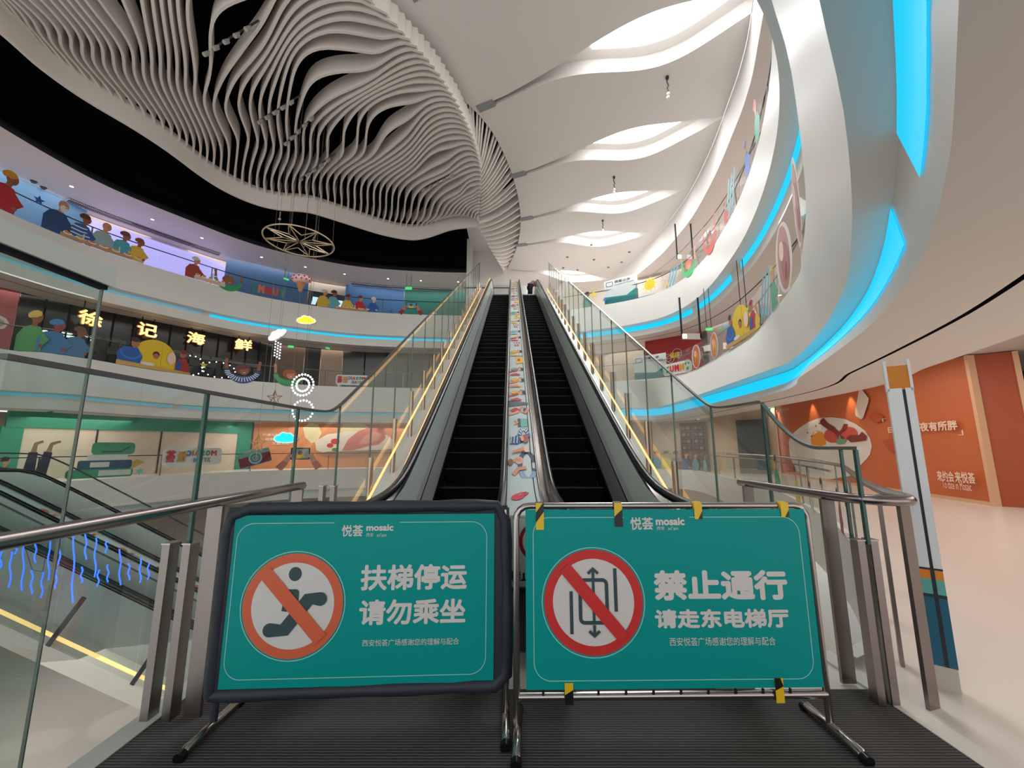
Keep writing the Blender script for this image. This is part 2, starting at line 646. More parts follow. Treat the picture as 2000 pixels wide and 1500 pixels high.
# fascia above the second gallery: black on the far side of the hall, white along the near side
k_split = min(range(len(ring2)), key=lambda i: (ring2[i] - Vector((-2.9, 24.2))).length)
blk = ring2[:k_split + 1]
up = MB()
ring_profile(up, blk, [(0.35, L3 + 0.25), (0.35, VOID + 0.3)], BLACK)
ring_profile(up, blk, [(0.0, L3), (-0.1, L3 + 0.06), (-0.1, L3 + 0.2), (0.36, L3 + 0.26)], BLACKISH)
ring_profile(up, blk, [(0.0, L3 + 0.5), (0.34, L3 + 0.62)], BLACKISH)
e = blk[-1]
struct(up, 'wall_dark_fascia')
sof = MB()
ring_profile(sof, blk, [(0.0, L3), (0.5, L3), (0.52, L3 + 0.1), (4.4, L3 + 0.1)], SOFFIT)
struct(sof, 'ceiling_second_gallery_far')
k0 = min(range(len(ring2)), key=lambda i: (ring2[i] - Vector((8.1, 21.6))).length)
wht = trace([(1190, 552), (1210, 530), (1250, 492), (1290, 453), (1322, 412), (1352, 367), (1390, 288), (1423, 200), (1450, 118), (1472, 0)], CEIL) + [Vector((4.2, 3.6)), Vector((1.5, 1.2))]
wht = resample(smooth([wht[0] + (wht[0] - wht[1]) * 1.6] + wht, 8), 100)
wm = MB()
ring_profile(wm, wht, [(0.0, L3), (0.0, CEIL + 0.02)], CEILW)
struct(wm, 'wall_upper_fascia')
sof = MB()
ring_profile(sof, wht, [(0.0, L3), (0.95, L3), (0.95, L3 + 0.1)], SOFFIT)
ring_profile(sof, wht, [(0.95, L3 + 0.1), (1.0, L3 + 0.1)], BLACK)
ring_profile(sof, wht, [(1.0, L3 + 0.1), (1.0, L3), (1.6, L3), (1.6, L3 - 0.05), (9.0, L3 - 0.05)], SOFFIT)
struct(sof, 'ceiling_second_gallery_near')

# ------------------------------------------------------------------ fin ceiling
fold_px = [(730, 10), (757, 32), (783, 63), (810, 90), (833, 115), (853, 140), (870, 167), (890, 197), (907, 233), (920, 260), (933, 300), (940, 333), (939, 383), (935, 423)]
fold = [atz(x, y, FINZ).xy for x, y in fold_px]
fold = resample(smooth(fold, 8), 31)
d0 = (fold[0] - fold[2]).normalized() * 0.39
pre = [fold[0] + d0 * (20 - i) + Vector((-0.012, 0.004)) * (20 - i) ** 2 for i in range(20)]
FOLD = pre + fold                                             # index 0..50
tail = [atz(x, y, FINZ).xy for x, y in [(938, 446), (945, 460), (954, 478), (964, 495), (974, 512), (982, 524)]]
tail = resample(smooth([fold[-1]] + tail, 6), 15)[1:]
band_px = [(0, 60), (83, 133), (167, 193), (267, 253), (333, 297), (400, 347), (450, 377), (500, 398), (543, 408), (600, 413), (650, 427), (700, 443), (750, 458), (800, 467), (833, 463), (883, 447), (933, 442)]
band = [Vector((-14.6, 6.6))] + [atz(x, y, FINZ).xy for x, y in band_px]
band = smooth(band, 8)
BAND = resample(band[7:], 51)
arc_px = [(760, 27), (780, 50), (817, 93), (850, 130), (883, 170), (910, 200), (940, 230), (967, 267), (987, 307), (1000, 340), (1012, 385), (1017, 430), (1013, 470), (1003, 500), (988, 530)]
ARC = [atz(x, y, CEIL).xy for x, y in arc_px]
ARC = [ARC[0] + (ARC[0] - ARC[2]) * k for k in (3.2, 2, 1)] + ARC
ARC = smooth(ARC, 10)


def lut(tab, i):
    i = min(max(i, -2), len(tab) + 1)
    k = int(min(max(math.floor(i), 0), len(tab) - 2))
    return tab[k] + (tab[k + 1] - tab[k]) * (i - k)


EYES = [(20.5, 0.20, 6, 0.17, 1.9), (26.3, 0.26, 5, 0.15, 1.5), (33.4, 0.24, 4, 0.12, 0.9), (24.4, 0.47, 4, 0.12, 0.9), (13.6, 0.26, 6, 0.2, 1.5),
        (8.6, 0.36, 5, 0.2, 0.9), (38.6, 0.27, 3.5, 0.11, 0.7), (41.5, 0.16, 3, 0.08, 0.6), (4.2, 0.5, 4, 0.2, 0.7), (16.5, 0.66, 4, 0.10, 0.7)]


def fin_index(i, s):
    env = sin(pi * min(max(s, 0), 1)) ** 0.6
    near = 1 / (1 + exp((i - 13) / 3.0))
    amp = 4.3 * min(1.0, (50.5 - i) / 13) * min(1.0, 0.35 + i / 26)
    j = i - amp * sin(pi * s ** 0.62)
    d = env * (0.5 * sin(2 * pi * (1.6 * s + 0.05 * i)) + near * 0.6 * sin(2 * pi * (2.6 * s + 0.05 * i)))
    for i0, s0, ri, rs, g in EYES:
        a = (j - i0)
        d += g * tanh(a / 0.55) * exp(-(a / ri) ** 2) * exp(-((s - s0) / rs) ** 2)
    return j + d * 0.95


def fin_path(i):
    pts = []
    n = 58
    for k in range(n + 1):
        s = k / n
        j = fin_index(i, s)
        p = lut(FOLD, j) * (1 - s) + lut(BAND, j) * s
        pts.append(Vector((p.x, p.y, FINZ + 0.72 * min(1.0, max(0.0, (s - 0.35) / 0.6)) ** 1.5)))
    return pts


def near_arc(p, back):
    """where the side of the fin field reaches the white ceiling"""
    best = min(ARC, key=lambda q: (q - p - back).length)
    return best


NFIN = 66
for fi in range(NFIN):
    i = 50.0 * fi / (NFIN - 1)
    path = fin_path(i)
    # the fin climbs from the fold to the white ceiling at its right end
    f0 = path[0].xy
    nr = 5 if i >= 18 else 0
    if i >= 18:
        tgt = ARC[int(len(ARC) * (0.16 + 0.60 * (i - 18) / 32))]
        rise = [Vector((f0.x + (tgt.x - f0.x) * w, f0.y + (tgt.y - f0.y) * w, FINZ + (CEIL + 0.1 - FINZ) * (w ** 1.6))) for w in (1.0, 0.75, 0.5, 0.28, 0.1)]
        path = rise + path
    top = [Vector((p.x, p.y, p.z + (0.62 if k_ >= nr else 0.62 - 0.42 * min(1, (p.z - FINZ) / 0.5)))) for k_, p in enumerate(path)]
    ends = []
    for a in range(len(path)):
        t = (path[min(a + 1, len(path) - 1)] - path[max(a - 1, 0)])
        q = Vector((-t.y, t.x, 0)).normalized() * 0.075
        ends.append(q)
    mb = MB()
    mb.slab(path, top, ends, FINM)
    c = path[len(path) // 2]
    mb.build('ceiling_fin', label='white wavy fin hanging on edge under the black ceiling', cat='ceiling fin', group='white wavy fins of the black ceiling', loc=c)
for i, f0 in enumerate(tail):
    tgt = ARC[min(int(len(ARC) * (0.775 + 0.225 * i / (len(tail) - 1))), len(ARC) - 1)]
    path = [Vector((f0.x + (tgt.x - f0.x) * w, f0.y + (tgt.y - f0.y) * w, FINZ - 0.1 + (CEIL + 0.2 - FINZ) * (w ** 1.6))) for w in (1.0, 0.75, 0.5, 0.28, 0.1, 0.0)]
    top = [p + Vector((-0.1, 0.1, 0.5)) for p in path]
    mb = MB()
    mb.slab(path, top, Vector((0.03, 0.08, 0)), FINM)
    mb.build('ceiling_fin', label='short white fin of the curtain closing the far end of the fin field', cat='ceiling fin', group='short white fins at the far end of the fin field', loc=path[0])

# white side board behind the climbing ends, so the side reads as one folded surface
sb = MB()
A, B = [], []
for k in range(60):
    w = k / 59
    q = ARC[min(int(len(ARC) * (0.10 + 0.90 * w)), len(ARC) - 1)]
    A.append(Vector((q.x, q.y, CEIL + 0.05)))
    B.append(Vector((q.x - 0.25, q.y + 0.05, VOID + 0.3)))
sb.strip(A, B, FINM)
struct(sb, 'trim_fin_edge')

# pale rim that closes the fins on the far side
rim = smooth([Vector((p.x, p.y, FINZ - 0.02)) for p in resample(band, 60)], 2)
mb = MB()
mb.slab(rim, [p + Vector((0, 0, 0.95)) for p in rim], [Vector((q.x, q.y, 0)) for q in [(b - a) for a, b in zip([p.xy for p in rim], offset([p.xy for p in rim], 0.10))]], FINM)
struct(mb, 'trim_fin_rim')
bc = MB()
bc.add([(-32, -6, VOID), (1.6, -6, VOID), (1.6, 30, VOID), (-32, 30, VOID)], [(0, 1, 2, 3)], BLACK)
struct(bc, 'ceiling_black')

# ------------------------------------------------------------------ white ceiling with its eye-shaped skylights
axes = [((-2.9, 9.4), (7.2, 4.2)), ((-1.3, 13.2), (8.05, 8.7)), ((0.0, 17.0), (8.35, 13.35)), ((0.5, 20.6), (8.7, 17.8)), ((0.25, 23.5), (8.45, 21.9)), ((-0.3, 27.0), (7.6, 28.6))]


def eye_outline(S, E, k):
    S, E = Vector(S), Vector(E)
    ax = E - S
    t = ax.normalized()
    q = Vector((-t.y, t.x))            # away from the camera
    up_, dn = [], []
    for i in range(41):
        s = i / 40
        slot = 0.13
        bump = exp(-((s - 0.62) / 0.23) ** 2)
        far = slot + 1.05 * bump * (1 if s < 0.95 else 1)
        nea = slot * 0.5 + 0.62 * exp(-((s - 0.63) / 0.24) ** 2)
        if s < 0.04:
            far = slot
        fade = min(1, (1 - s) / 0.12 + 0.12)
        sh = 0.32 * sin(2 * pi * (s - 0.12)) * (1 if s > 0.12 else 0)
        p = S + ax * s
        up_.append(p + q * (far * fade - sh * 0.5))
        dn.append(p - q * (nea * fade + sh * 0.5))
    return up_, dn, t, q


cu = bpy.data.curves.new('white_ceiling', 'CURVE')
cu.dimensions = '2D'
cu.fill_mode = 'BOTH'


def spline(pts):
    sp = cu.splines.new('POLY')
    sp.points.add(len(pts) - 1)
    for i, p in enumerate(pts):
        sp.points[i].co = (p[0], p[1], 0, 1)
    sp.use_cyclic_u = True


outer = [p for p in ARC] + [Vector((-1.2, 30.0)), Vector((-1.5, 34.5)), Vector((7.6, 34.5))] + [p for p in offset(wht, -0.02)] + [Vector((-2, -4)), Vector((-9.5, -4))]
spline(outer)
eyes = []
for k, (S, E) in enumerate(axes):
    u_, d_, t, q = eye_outline(S, E, k)
    eyes.append((u_, d_, t, q))
    spline([p for p in u_[1:-1]] + [p for p in reversed(d_[1:-1])])
tmp = bpy.data.objects.new('tmp', cu)
COL.objects.link(tmp)
me = bpy.data.meshes.new_from_object(tmp.evaluated_get(bpy.context.evaluated_depsgraph_get()))
bpy.data.objects.remove(tmp)
bpy.data.curves.remove(cu)
mb = MB()
mb.add([(v.co.x, v.co.y, CEIL) for v in me.vertices], [tuple(p.vertices) for p in me.polygons], CEILW)
bpy.data.meshes.remove(me)
H1 = 0.55
for u_, d_, t, q in eyes:
    loop = [p for p in u_[1:-1]] + [p for p in reversed(d_[1:-1])]
    loop.append(loop[0])
    lo = [Vector((p.x, p.y, CEIL)) for p in loop]
    ml = [Vector((p.x, p.y, CEIL + 0.16)) for p in loop]
    mb.strip(lo, ml, CEILW)
    cen = (u_[22] + d_[22]) / 2
    hi = [Vector((p.x + q.x * 0.05, p.y + q.y * 0.05, CEIL + 0.16)) for p in loop]
    tp = [Vector((p.x, p.y, CEIL + H1)) for p in loop]
    mb.strip(ml, hi, CEILW)
    mb.strip(hi, tp, CEILW)
    # cap
    n = 39
    mb.strip([Vector((p.x, p.y, CEIL + H1)) for p in u_[1:-1]], [Vector((p.x, p.y, CEIL + H1)) for p in d_[1:-1]], CEILW)
struct(mb, 'ceiling')
SKYM = M((250, 252, 255), 0.5, emit=SKYLIGHT, name='skylight_glazing')
for k, (u_, d_, t, q) in enumerate(eyes):
    w = MB()
    a, b = (17, 35)
    A = [Vector((p.x - q.x * 0.42, p.y - q.y * 0.42, CEIL + H1 - 0.03)) for p in u_[a:b]]
    B = [Vector((p.x, p.y, CEIL + H1 - 0.03)) for p in d_[a:b]]
    w.slab(A, B, Vector((0, 0, 0.02)), SKYM, False)
    struct(w, 'window_%d' % (k + 1))
# dark slot boxes at the left ends of the grooves
for k, (S, E) in enumerate(axes[:5]):
    S, E = Vector(S), Vector(E)
    t = (E - S).normalized()
    p = S + t * 0.35
    mt = Matrix.Translation((p.x, p.y, CEIL)) @ Matrix.Rotation(atan2(t.y, t.x), 4, 'Z')
    w = MB()
    w.box((-0.35, -0.16, -0.03), (0.35, 0.16, 0.12), M((150, 152, 154), 0.5, name='slot_grey'), mt)
    w.build('ceiling_slot_cover', label='grey slot cover where the groove of %s meets the fins' % ['the skylight overhead', 'the largest skylight', 'the second skylight in view', 'the third skylight in view', 'the fourth skylight in view'][k], cat='slot cover', loc=(p.x, p.y, CEIL))

# end walls and floors that close the hall
mb = MB()
mb.box((-3.2, 34.0, L2 - 1), (12, 34.3, CEIL + 1), CEILW)
mb.box((-2.75, 26.0, L2 - 0.2), (-0.35, 26.2, VOID), CEILW)
mb.box((-3.0, 24.5, L2 - 0.2), (-2.75, 26.2, VOID), CEILW)
mb.box((-2.86, 22.2, VOID - 0.06), (-0.3, 26.2, VOID - 0.02), CEILW)
struct(mb, 'wall_end')
mb = MB()
mb.box((-3.2, 24.0, L2 - 0.3), (9, 34.0, L2), SOFFIT)
mb.box((-2.3, 20.9, L2 - 0.9), (2.6, 24.6, L2), FASCIA)
struct(mb, 'floor_top_landing')

TILE = M((222, 214, 206), 0.26, name='floor_tile', noise=(0.4, 0.04))
TILED = M((178, 170, 164), 0.25, name='lower_floor_tile', noise=(0.4, 0.06))
mb = MB()
mb.add([(-34, -8, -4.9), (22, -8, -4.9), (22, 36, -4.9), (-34, 36, -4.9)], [(0, 1, 2, 3)], TILED)
struct(mb, 'floor_lower')
# our floor: the tiled walkway right of the landing and round to the far right
mb = MB()
loop = [p for p in ring0R]
out = []
for p in loop:
    out.append(Vector((max(p.x + 1.0, 16.0), p.y if p.y > 4 else max(p.y - 1, 1.0))))
top = [Vector((p.x, p.y, 0)) for p in loop]
mb.strip(top, [Vector((p.x, p.y, 0)) for p in out], TILE, False)
e = loop[-1]
mb.add([(2.25, -3, 0), (16, -3, 0), (16, out[-1].y, 0), (e.x, e.y, 0), (2.25, 3.05, 0)], [(0, 1, 2, 3, 4)], TILE)
mb.strip(top, [p - Vector((0, 0, 1.15)) for p in top], FASCIA)
mb.strip([p - Vector((0, 0, 1.15)) for p in top], [Vector((p.x, p.y, -1.15)) for p in out], SOFFIT, False)
mb.strip([p + Vector((0, 0, 0.07)) for p in top], top, FASCIA)
mb.strip([Vector((p.x, p.y, 0.07)) for p in offset(loop, 0.10)], [p + Vector((0, 0, 0.07)) for p in top], FASCIA)
struct(mb, 'floor')
mb = MB()
ring_profile(mb, ring0L, [(9.0, -0.01), (0.0, 0.0), (0.0, -1.3), (0.4, -1.32), (0.44, -1.9), (9.0, -1.9)], FASCIA)
struct(mb, 'floor_far_walkway')
mb = MB()
cy = offset(ring0L, 0.41)
mb.strip([Vector((p.x, p.y, -1.34)) for p in cy], [Vector((p.x, p.y, -1.5)) for p in cy], M((98, 168, 190), 0.5, emit=0.25, name='dim_light_strip'))
mb.build('light_strip', label='dim blue light strip under the far walkway on our own floor', cat='light', loc=(cy[40].x, cy[40].y, -1.4))
# landing slab in front of the escalators
mb = MB()
mb.box((-2.10, -3, -0.5), (2.25, 4.2, -0.012), WHITE)
mb.box((-2.10, -3, -0.012), (-1.97, 4.0, 0.004), M((205, 204, 198), 0.3, name='stone_kerb'))
mb.box((2.23, -3, -0.012), (2.36, 3.2, 0.004), M((222, 218, 208), 0.3, name='stone_kerb_right'))
struct(mb, 'floor_landing')
# walls far outside that close the storeys (behind shop fronts)
mb = MB()
WB = M((196, 182, 168), 0.6, name='back_wall_paint')
for z0, z1, cv in ((-4.9, -1.9, offset(ring0L, 4.6)), (0, 3.05, offset(ring0L, 3.6)), (L1, L2 - 1.86, offset(ring1, 5.6)), (L2, L3 + 0.1, offset(ring2, 3.9))):
    mb.strip([Vector((p.x, p.y, z0)) for p in cv], [Vector((p.x, p.y, z1)) for p in cv], WB)
struct(mb, 'wall_gallery_back')

# carpet with ribs running across the landing
carpet = bpy.data.materials.new('ribbed_carpet')
carpet.use_nodes = True
nt = carpet.node_tree
b = nt.nodes['Principled BSDF']
b.inputs['Roughness'].default_value = 0.95
b.inputs['Specular IOR Level'].default_value = 0.1
tc = nt.nodes.new('ShaderNodeTexCoord')
wv = nt.nodes.new('ShaderNodeTexWave')
wv.bands_direction = 'Y'
wv.inputs['Scale'].default_value = 17.0
wv.inputs['Distortion'].default_value = 0.6
wv.inputs['Detail'].default_value = 2
rp = nt.nodes.new('ShaderNodeValToRGB')
rp.color_ramp.elements[0].color = (*lin((62, 61, 60)), 1)
rp.color_ramp.elements[1].color = (*lin((100, 98, 96)), 1)
bp = nt.nodes.new('ShaderNodeBump')
bp.inputs['Strength'].default_value = 0.5
bp.inputs['Distance'].default_value = 0.01
nt.links.new(tc.outputs['Object'], wv.inputs['Vector'])
nt.links.new(wv.outputs['Fac'], rp.inputs[0])
nt.links.new(rp.outputs[0], b.inputs['Base Color'])
nt.links.new(wv.outputs['Fac'], bp.inputs['Height'])
nt.links.new(bp.outputs[0], b.inputs['Normal'])
mb = MB()
mb.box((-1.97, -3, -0.012), (2.23, 2.735, 0.0), carpet)
mb.build('carpet', label='dark grey ribbed carpet laid over the landing before the escalators', cat='carpet')


# ================================================================== escalators
Y0, SL = 4.04, 0.5867
TOPY = Y0 + L2 / SL


def zn(Y):
    return (Y - Y0) * SL


def smax(a, b, k):
    return 0.5 * (a + b + sqrt((a - b) ** 2 + k * k))


def run(v, lo, Ya, Yb, n=70, k=0.22, hi=None):
    """(Y, z) points of a line that is level at the bottom, climbs with the steps at height v and levels out at the top"""
    out = []
    hi = L2 + lo if hi is None else hi
    for i in range(n + 1):
        Y = Ya + (Yb - Ya) * i / n
        out.append((Y, -smax(-smax(zn(Y) + v, lo, k), -hi, k)))
    return out


def line3(X, yz):
    return [Vector((X, y, z)) for y, z in yz]


def escalator(xa, xb, outer, label):
    """xa..xb: step band; outer = -1 / +1: side that faces the hall"""
    t = thing('escalator', label, 'escalator', ((xa + xb) / 2, Y0, 0))
    s = MB()
    d = 0.4
    s.box((xa, Y0, -0.30), (xb, Y0 + d + 0.02, -0.022), STEPM)
    for q in range(int((xb - xa) / 0.03)):
        s.box((xa + 0.008 + q * 0.03, Y0 + 0.004, -0.022), (xa + 0.022 + q * 0.03, Y0 + d, -0.004), STEPM)
    s.box((xa, Y0 - 0.006, -0.012), (xb, Y0 + 0.016, -0.001), M((70, 71, 72), 0.5, 0.2, name='step_nose'))
    st = s.build('step', t)
    for i in range(1, 43):
        if i > 41:
            break
        c = st.copy()
        c.location = (0, i * d, i * d * SL)
        COL.objects.link(c)
    cp = MB()
    cp.box((xa, 2.75, -0.03), (xb, Y0 - 0.02, 0.012), STEELD)
    for q in range(int((xb - xa) / 0.02)):
        cp.box((xa + 0.004 + q * 0.02, Y0 - 0.03, -0.02), (xa + 0.014 + q * 0.02, Y0 + 0.05, 0.006), M((190, 160, 60), 0.4, 0.4, name='comb_teeth'))
    cp.build('comb_plate', t)
    lp = MB()
    lp.box((xa - 0.1, TOPY - 0.02, L2 - 0.04), (xb + 0.1, TOPY + 2.2, L2 + 0.004), STEELD)
    lp.build('landing_plate', t)
    for side, xe in ((-1, xa), (1, xb)):
        out = side
        wide = 1.0 if side == outer else 0.25
        ho, hr_ = (0.02, 0.043) if side == outer else (0.006, 0.034)
        x1, x2, x3 = xe + out * 0.01, xe + out * 0.055 * wide, xe + out * 0.115 * wide
        sk = MB()
        a = line3(xe + out * 0.003, run(-0.2, -0.1, 2.75, 22.6))
        b = line3(x1, run(0.10, 0.10, 2.75, 22.6))
        sk.strip(a, b, RUBBER)
        c = line3(x2, run(0.46, 0.34, 2.75, 22.6))
        sk.strip(b, line3(x1 + out * 0.006, run(0.13, 0.12, 2.75, 22.6)), BLACKISH)
        sk.strip(line3(x1 + out * 0.006, run(0.13, 0.12, 2.75, 22.6)), c, M((196, 196, 194) if outer < 0 else (150, 150, 149), 0.32, 0.25, name='skirt_metal_band', noise=(6, 0.08)))  # paler grey on the left escalator puts its brighter reflections into the colour
        sk.build('skirt', t)
        pn = MB()
        e0 = line3(x2 + out * 0.004, run(0.46, 0.34, 2.75, 22.6))
        pn.strip(e0, line3(x2 + out * 0.004, run(0.485, 0.365, 2.75, 22.6)), RUBBER)
        xm = x2 + (x3 - x2) * 0.28
        pn.strip(line3(x2 + out * 0.004, run(0.485, 0.365, 2.75, 22.6)), line3(xm, run(0.60, 0.50, 2.75, 22.6)), M((214, 216, 214), 0.3, 0.3, name='pale_metal_band'))
        pn.strip(line3(xm, run(0.60, 0.50, 2.75, 22.6)), line3(x3, run(0.93, 0.93, 2.75, 22.6)), PANEL)
        pn.build('balustrade_panel', t)
        hr = MB()
        yz = run(0.975, 1.0, 2.78, 22.9, 90, 0.3)
        nose = [(2.78 - 0.26 * sin(w), 1.0 - 0.26 + 0.26 * cos(w)) for w in [pi * i / 10 for i in range(11)]][::-1]
        tail_ = [(22.9 + 0.26 * sin(w), L2 + 1.0 - 0.26 + 0.26 * cos(w)) for w in [pi * i / 10 for i in range(1, 11)]]
        path = line3(x3 + out * ho, nose + yz + tail_)
        hr.tube(path, hr_, RUBBER, 10)
        hr.build('handrail', t)
        nw = MB()
        pts = [(2.78 - 0.22 * sin(w), 0.74 + 0.22 * cos(w)) for w in [pi * i / 12 for i in range(13)]] + [(2.78, 0.2), (2.95, 0.2), (2.95, 0.96)]
        f = [Vector((x3, y, z)) for y, z in pts]
        g = [Vector((x3 + out * 0.04, y, z)) for y, z in pts]
        n = len(pts)
        nw.add(f, [tuple(range(n))], PANEL)
        nw.add(g, [tuple(range(n))], PANEL)
        nw.add(f + g, [(i, n + i, n + (i + 1) % n, (i + 1) % n) for i in range(n)], STEELD)
        nw.build('newel', t)
        if side == outer:
            dk = MB()
            x4 = x3 + out * 0.13
            p0 = line3(x3 + out * 0.05, run(0.90, 0.86, 2.75, 22.6))
            p1 = line3(x4, run(0.90, 0.86, 2.75, 22.6))
            dk.strip(p0, p1, STEEL)
            dk.strip(p1, line3(x4, run(0.80, 0.76, 2.75, 22.6)), M((210, 210, 208), 0.3, 0.7, name='deck_edge'))
            dk.build('deck', t, 'polished metal deck beside the handrail')
            cl = MB()
            xg = 2.14 if out > 0 else -1.89
            CL = M((214, 212, 204), 0.3, name='white_cladding')
            cl.strip(line3(x4 - out * 0.01, run(0.80, 0.76, 2.75, 22.6)), line3(x4 + out * 0.02, run(-0.28, -0.2, 2.75, 22.6)), CL)
            cl.strip(line3(x4 + out * 0.02, run(-0.28, -0.2, 2.75, 22.6)), line3(xg + out * 0.16, run(-0.36, -0.3, 2.75, 22.6)), CL)
            cl.strip(line3(xg + out * 0.16, run(-0.36, -0.3, 2.75, 22.6)), line3(xg + out * 0.16, run(-1.5, -1.3, 2.75, 22.6)), CL)
            cl.strip(line3(xg + out * 0.16, run(-1.5, -1.3, 2.75, 22.6)), line3(xa if out > 0 else xb, run(-1.5, -1.3, 2.75, 22.6)), CL)
            cl.build('truss_cladding', t)
            ld = MB()
            xl = xg - out * 0.02
            lv = 0.04 if out > 0 else 0.10
            yz = [(Y0 + 0.1 + 18.2 * i / 40) for i in range(41)]
            ld.slab([Vector((xl, y, zn(y) + lv)) for y in yz], [Vector((xl - out * 0.01, y, zn(y) + lv + 0.04)) for y in yz], Vector((-out * 0.03, 0, 0)), LEDM)
            ld.build('light_strip', t, 'warm light strip along the outer edge')
            if out < 0:
                l2 = MB()
                yz = [(Y0 + 0.7 + 16.6 * i / 40) for i in range(41)]
                l2.slab([Vector((x4 - 0.005, y, zn(y) + 0.84)) for y in yz], [Vector((x4 - 0.005, y, zn(y) + 0.88)) for y in yz], Vector((-0.02, 0, 0)), LEDM)
                l2.build('light_strip', t, 'warm light strip under the handrail')
    return t


def dup_parts(root, name='step'):
    """give the copied steps their escalator as parent (they were copied parent and all)"""
    return root


esc_l = escalator(-1.0, -0.126, -1, 'long black escalator climbing behind the sign board with the orange ring')
esc_r = escalator(0.427, 1.27, 1, 'long black escalator climbing behind the sign board with the red ring')

# divider between the two escalators with its printed film
dv = thing('divider_deck', 'narrow white deck with printed figures running up between the two escalators', 'divider', (0.15, Y0, 0.5))
mb = MB()
xa, xb = -0.062, 0.268
ya, yb = 3.22, 22.4
DECK = M((208, 222, 220), 0.3, name='printed_film')
pa, pb = run(0.86, 0.93, ya, yb, 80, 0.3), run(0.86, 0.93, ya, yb, 80, 0.3)
mb.strip(line3(xa, pa), line3(xb, pb), DECK)
mb.build('deck', dv)
mb = MB()
for x in (xa - 0.012, xb + 0.012):
    mb.tube(line3(x, [(y, z + 0.01) for y, z in run(0.86, 0.93, ya, yb, 60, 0.3)]), 0.014, STEEL, 6)
for x in (xa + 0.003, xb - 0.045):
    mb.strip(line3(x, [(y, z + 0.003) for y, z in pa]), line3(x + 0.010, [(y, z + 0.003) for y, z in pa]), BLACKISH)
mb.strip(line3(xb + 0.02, pa), line3(xb + 0.085, pa), STEEL)
mb.build('edge_trim', dv)
mb = MB()
mb.box((xa - 0.05, ya, 0.42), (xb + 0.05, ya + 0.03, 0.945), M((214, 224, 220), 0.35, name='printed_front'))
mb.build('front_panel', dv)
mb = MB()
mb.box((xa - 0.06, ya - 0.02, 0.0), (xb + 0.06, ya + 0.05, 0.40), M((74, 76, 78), 0.35, 0.6, name='kick_metal'))
mb.box((xa - 0.06, ya - 0.03, 0.40), (xb + 0.06, ya + 0.05, 0.44), RUBBER)
mb.build('kick_panel', dv)
D = Draw(((xa + xb) / 2, ya, 0), (1, 0, 0))
D.ring(0.10, 0.77, 0.15, 0.028, (176, 24, 40))
D.li([(0.0, 0.87), (0.2, 0.67)], 0.028, (176, 24, 40))
D.el(0.12, 0.80, 0.02, 0.02, (20, 20, 24))
D.tx('禁止', -0.13, 0.06, 0.48, 0.56, (20, 20, 24), 0.05)
D.mb.build('front_print', dv)

# printed figures on the divider deck, heads towards the right
SKIN, SKIN2 = (232, 172, 140), (150, 90, 66)
RED, BLUE, NAVY, YEL, GRN, LTB, HAIR, DKB = (206, 62, 56), (52, 104, 168), (44, 54, 78), (238, 186, 72), (96, 176, 148), (150, 190, 214), (58, 38, 38), (30, 34, 44)


def deck_frame(Y):
    f = lambda y: smax(zn(y) + 0.86, 0.93, 0.3)
    upv = Vector((0, 1, (f(Y + 0.1) - f(Y - 0.1)) / 0.2)).normalized()
    D = Draw(((xa + xb) / 2, Y, f(Y) + 0.006), (1, 0, 0), upv, 0.0012)
    D.sv = 1.6
    return D


def lying(D, c1, c2, hair, skin=SKIN, k=1.0):
    """a figure lying across the film with the head to the right"""
    D.li([(-0.12 * k, 0.0), (-0.05 * k, 0.03), (0.02 * k, 0.0)], [0.05, 0.09, 0.07], c1)
    D.li([(-0.15 * k, -0.09), (-0.06 * k, -0.05), (0.0, -0.01)], [0.03, 0.05, 0.05], c2)
    D.el(0.07 * k, 0.0, 0.035, 0.045, skin)
    D.el(0.095 * k, 0.01, 0.03, 0.05, hair)
    D.li([(0.0, 0.03), (0.05, 0.10), (0.10 * k, 0.08)], 0.025, skin)


# violin
D = deck_frame(3.86)
D.el(-0.045, 0.02, 0.055, 0.085, (222, 54, 74), rot=-0.6)
D.el(0.012, 0.09, 0.042, 0.065, (222, 54, 74), rot=-0.6)
D.li([(0.01, 0.09), (0.08, 0.19)], 0.014, (120, 30, 40))
D.li([(0.08, 0.19), (0.12, 0.25)], 0.03, (200, 200, 196))
D.li([(-0.04, 0.03), (-0.01, 0.07)], 0.006, (255, 240, 230))
D.mb.build('violin_print', dv)
# child in a swimming ring
D = deck_frame(4.62)
D.li(arc(0.075, 0.02, 0.085, 0.20, 0.25, 2 * pi - 0.25, 20), 0.055, (70, 78, 104))
D.li(arc(0.075, 0.02, 0.085, 0.20, 3.6, 5.8, 14), 0.05, (150, 178, 206))
D.el(-0.02, 0.09, 0.05, 0.06, (226, 178, 152))
D.li([(-0.13, 0.06), (-0.05, 0.1), (0.0, 0.09)], [0.03, 0.05, 0.05], (226, 150, 120))
D.li([(-0.09, -0.12), (-0.03, -0.04), (0.06, -0.02)], 0.05, (226, 150, 120))
D.el(-0.12, 0.06, 0.03, 0.05, (150, 92, 70))
D.mb.build('swimmer_print', dv)
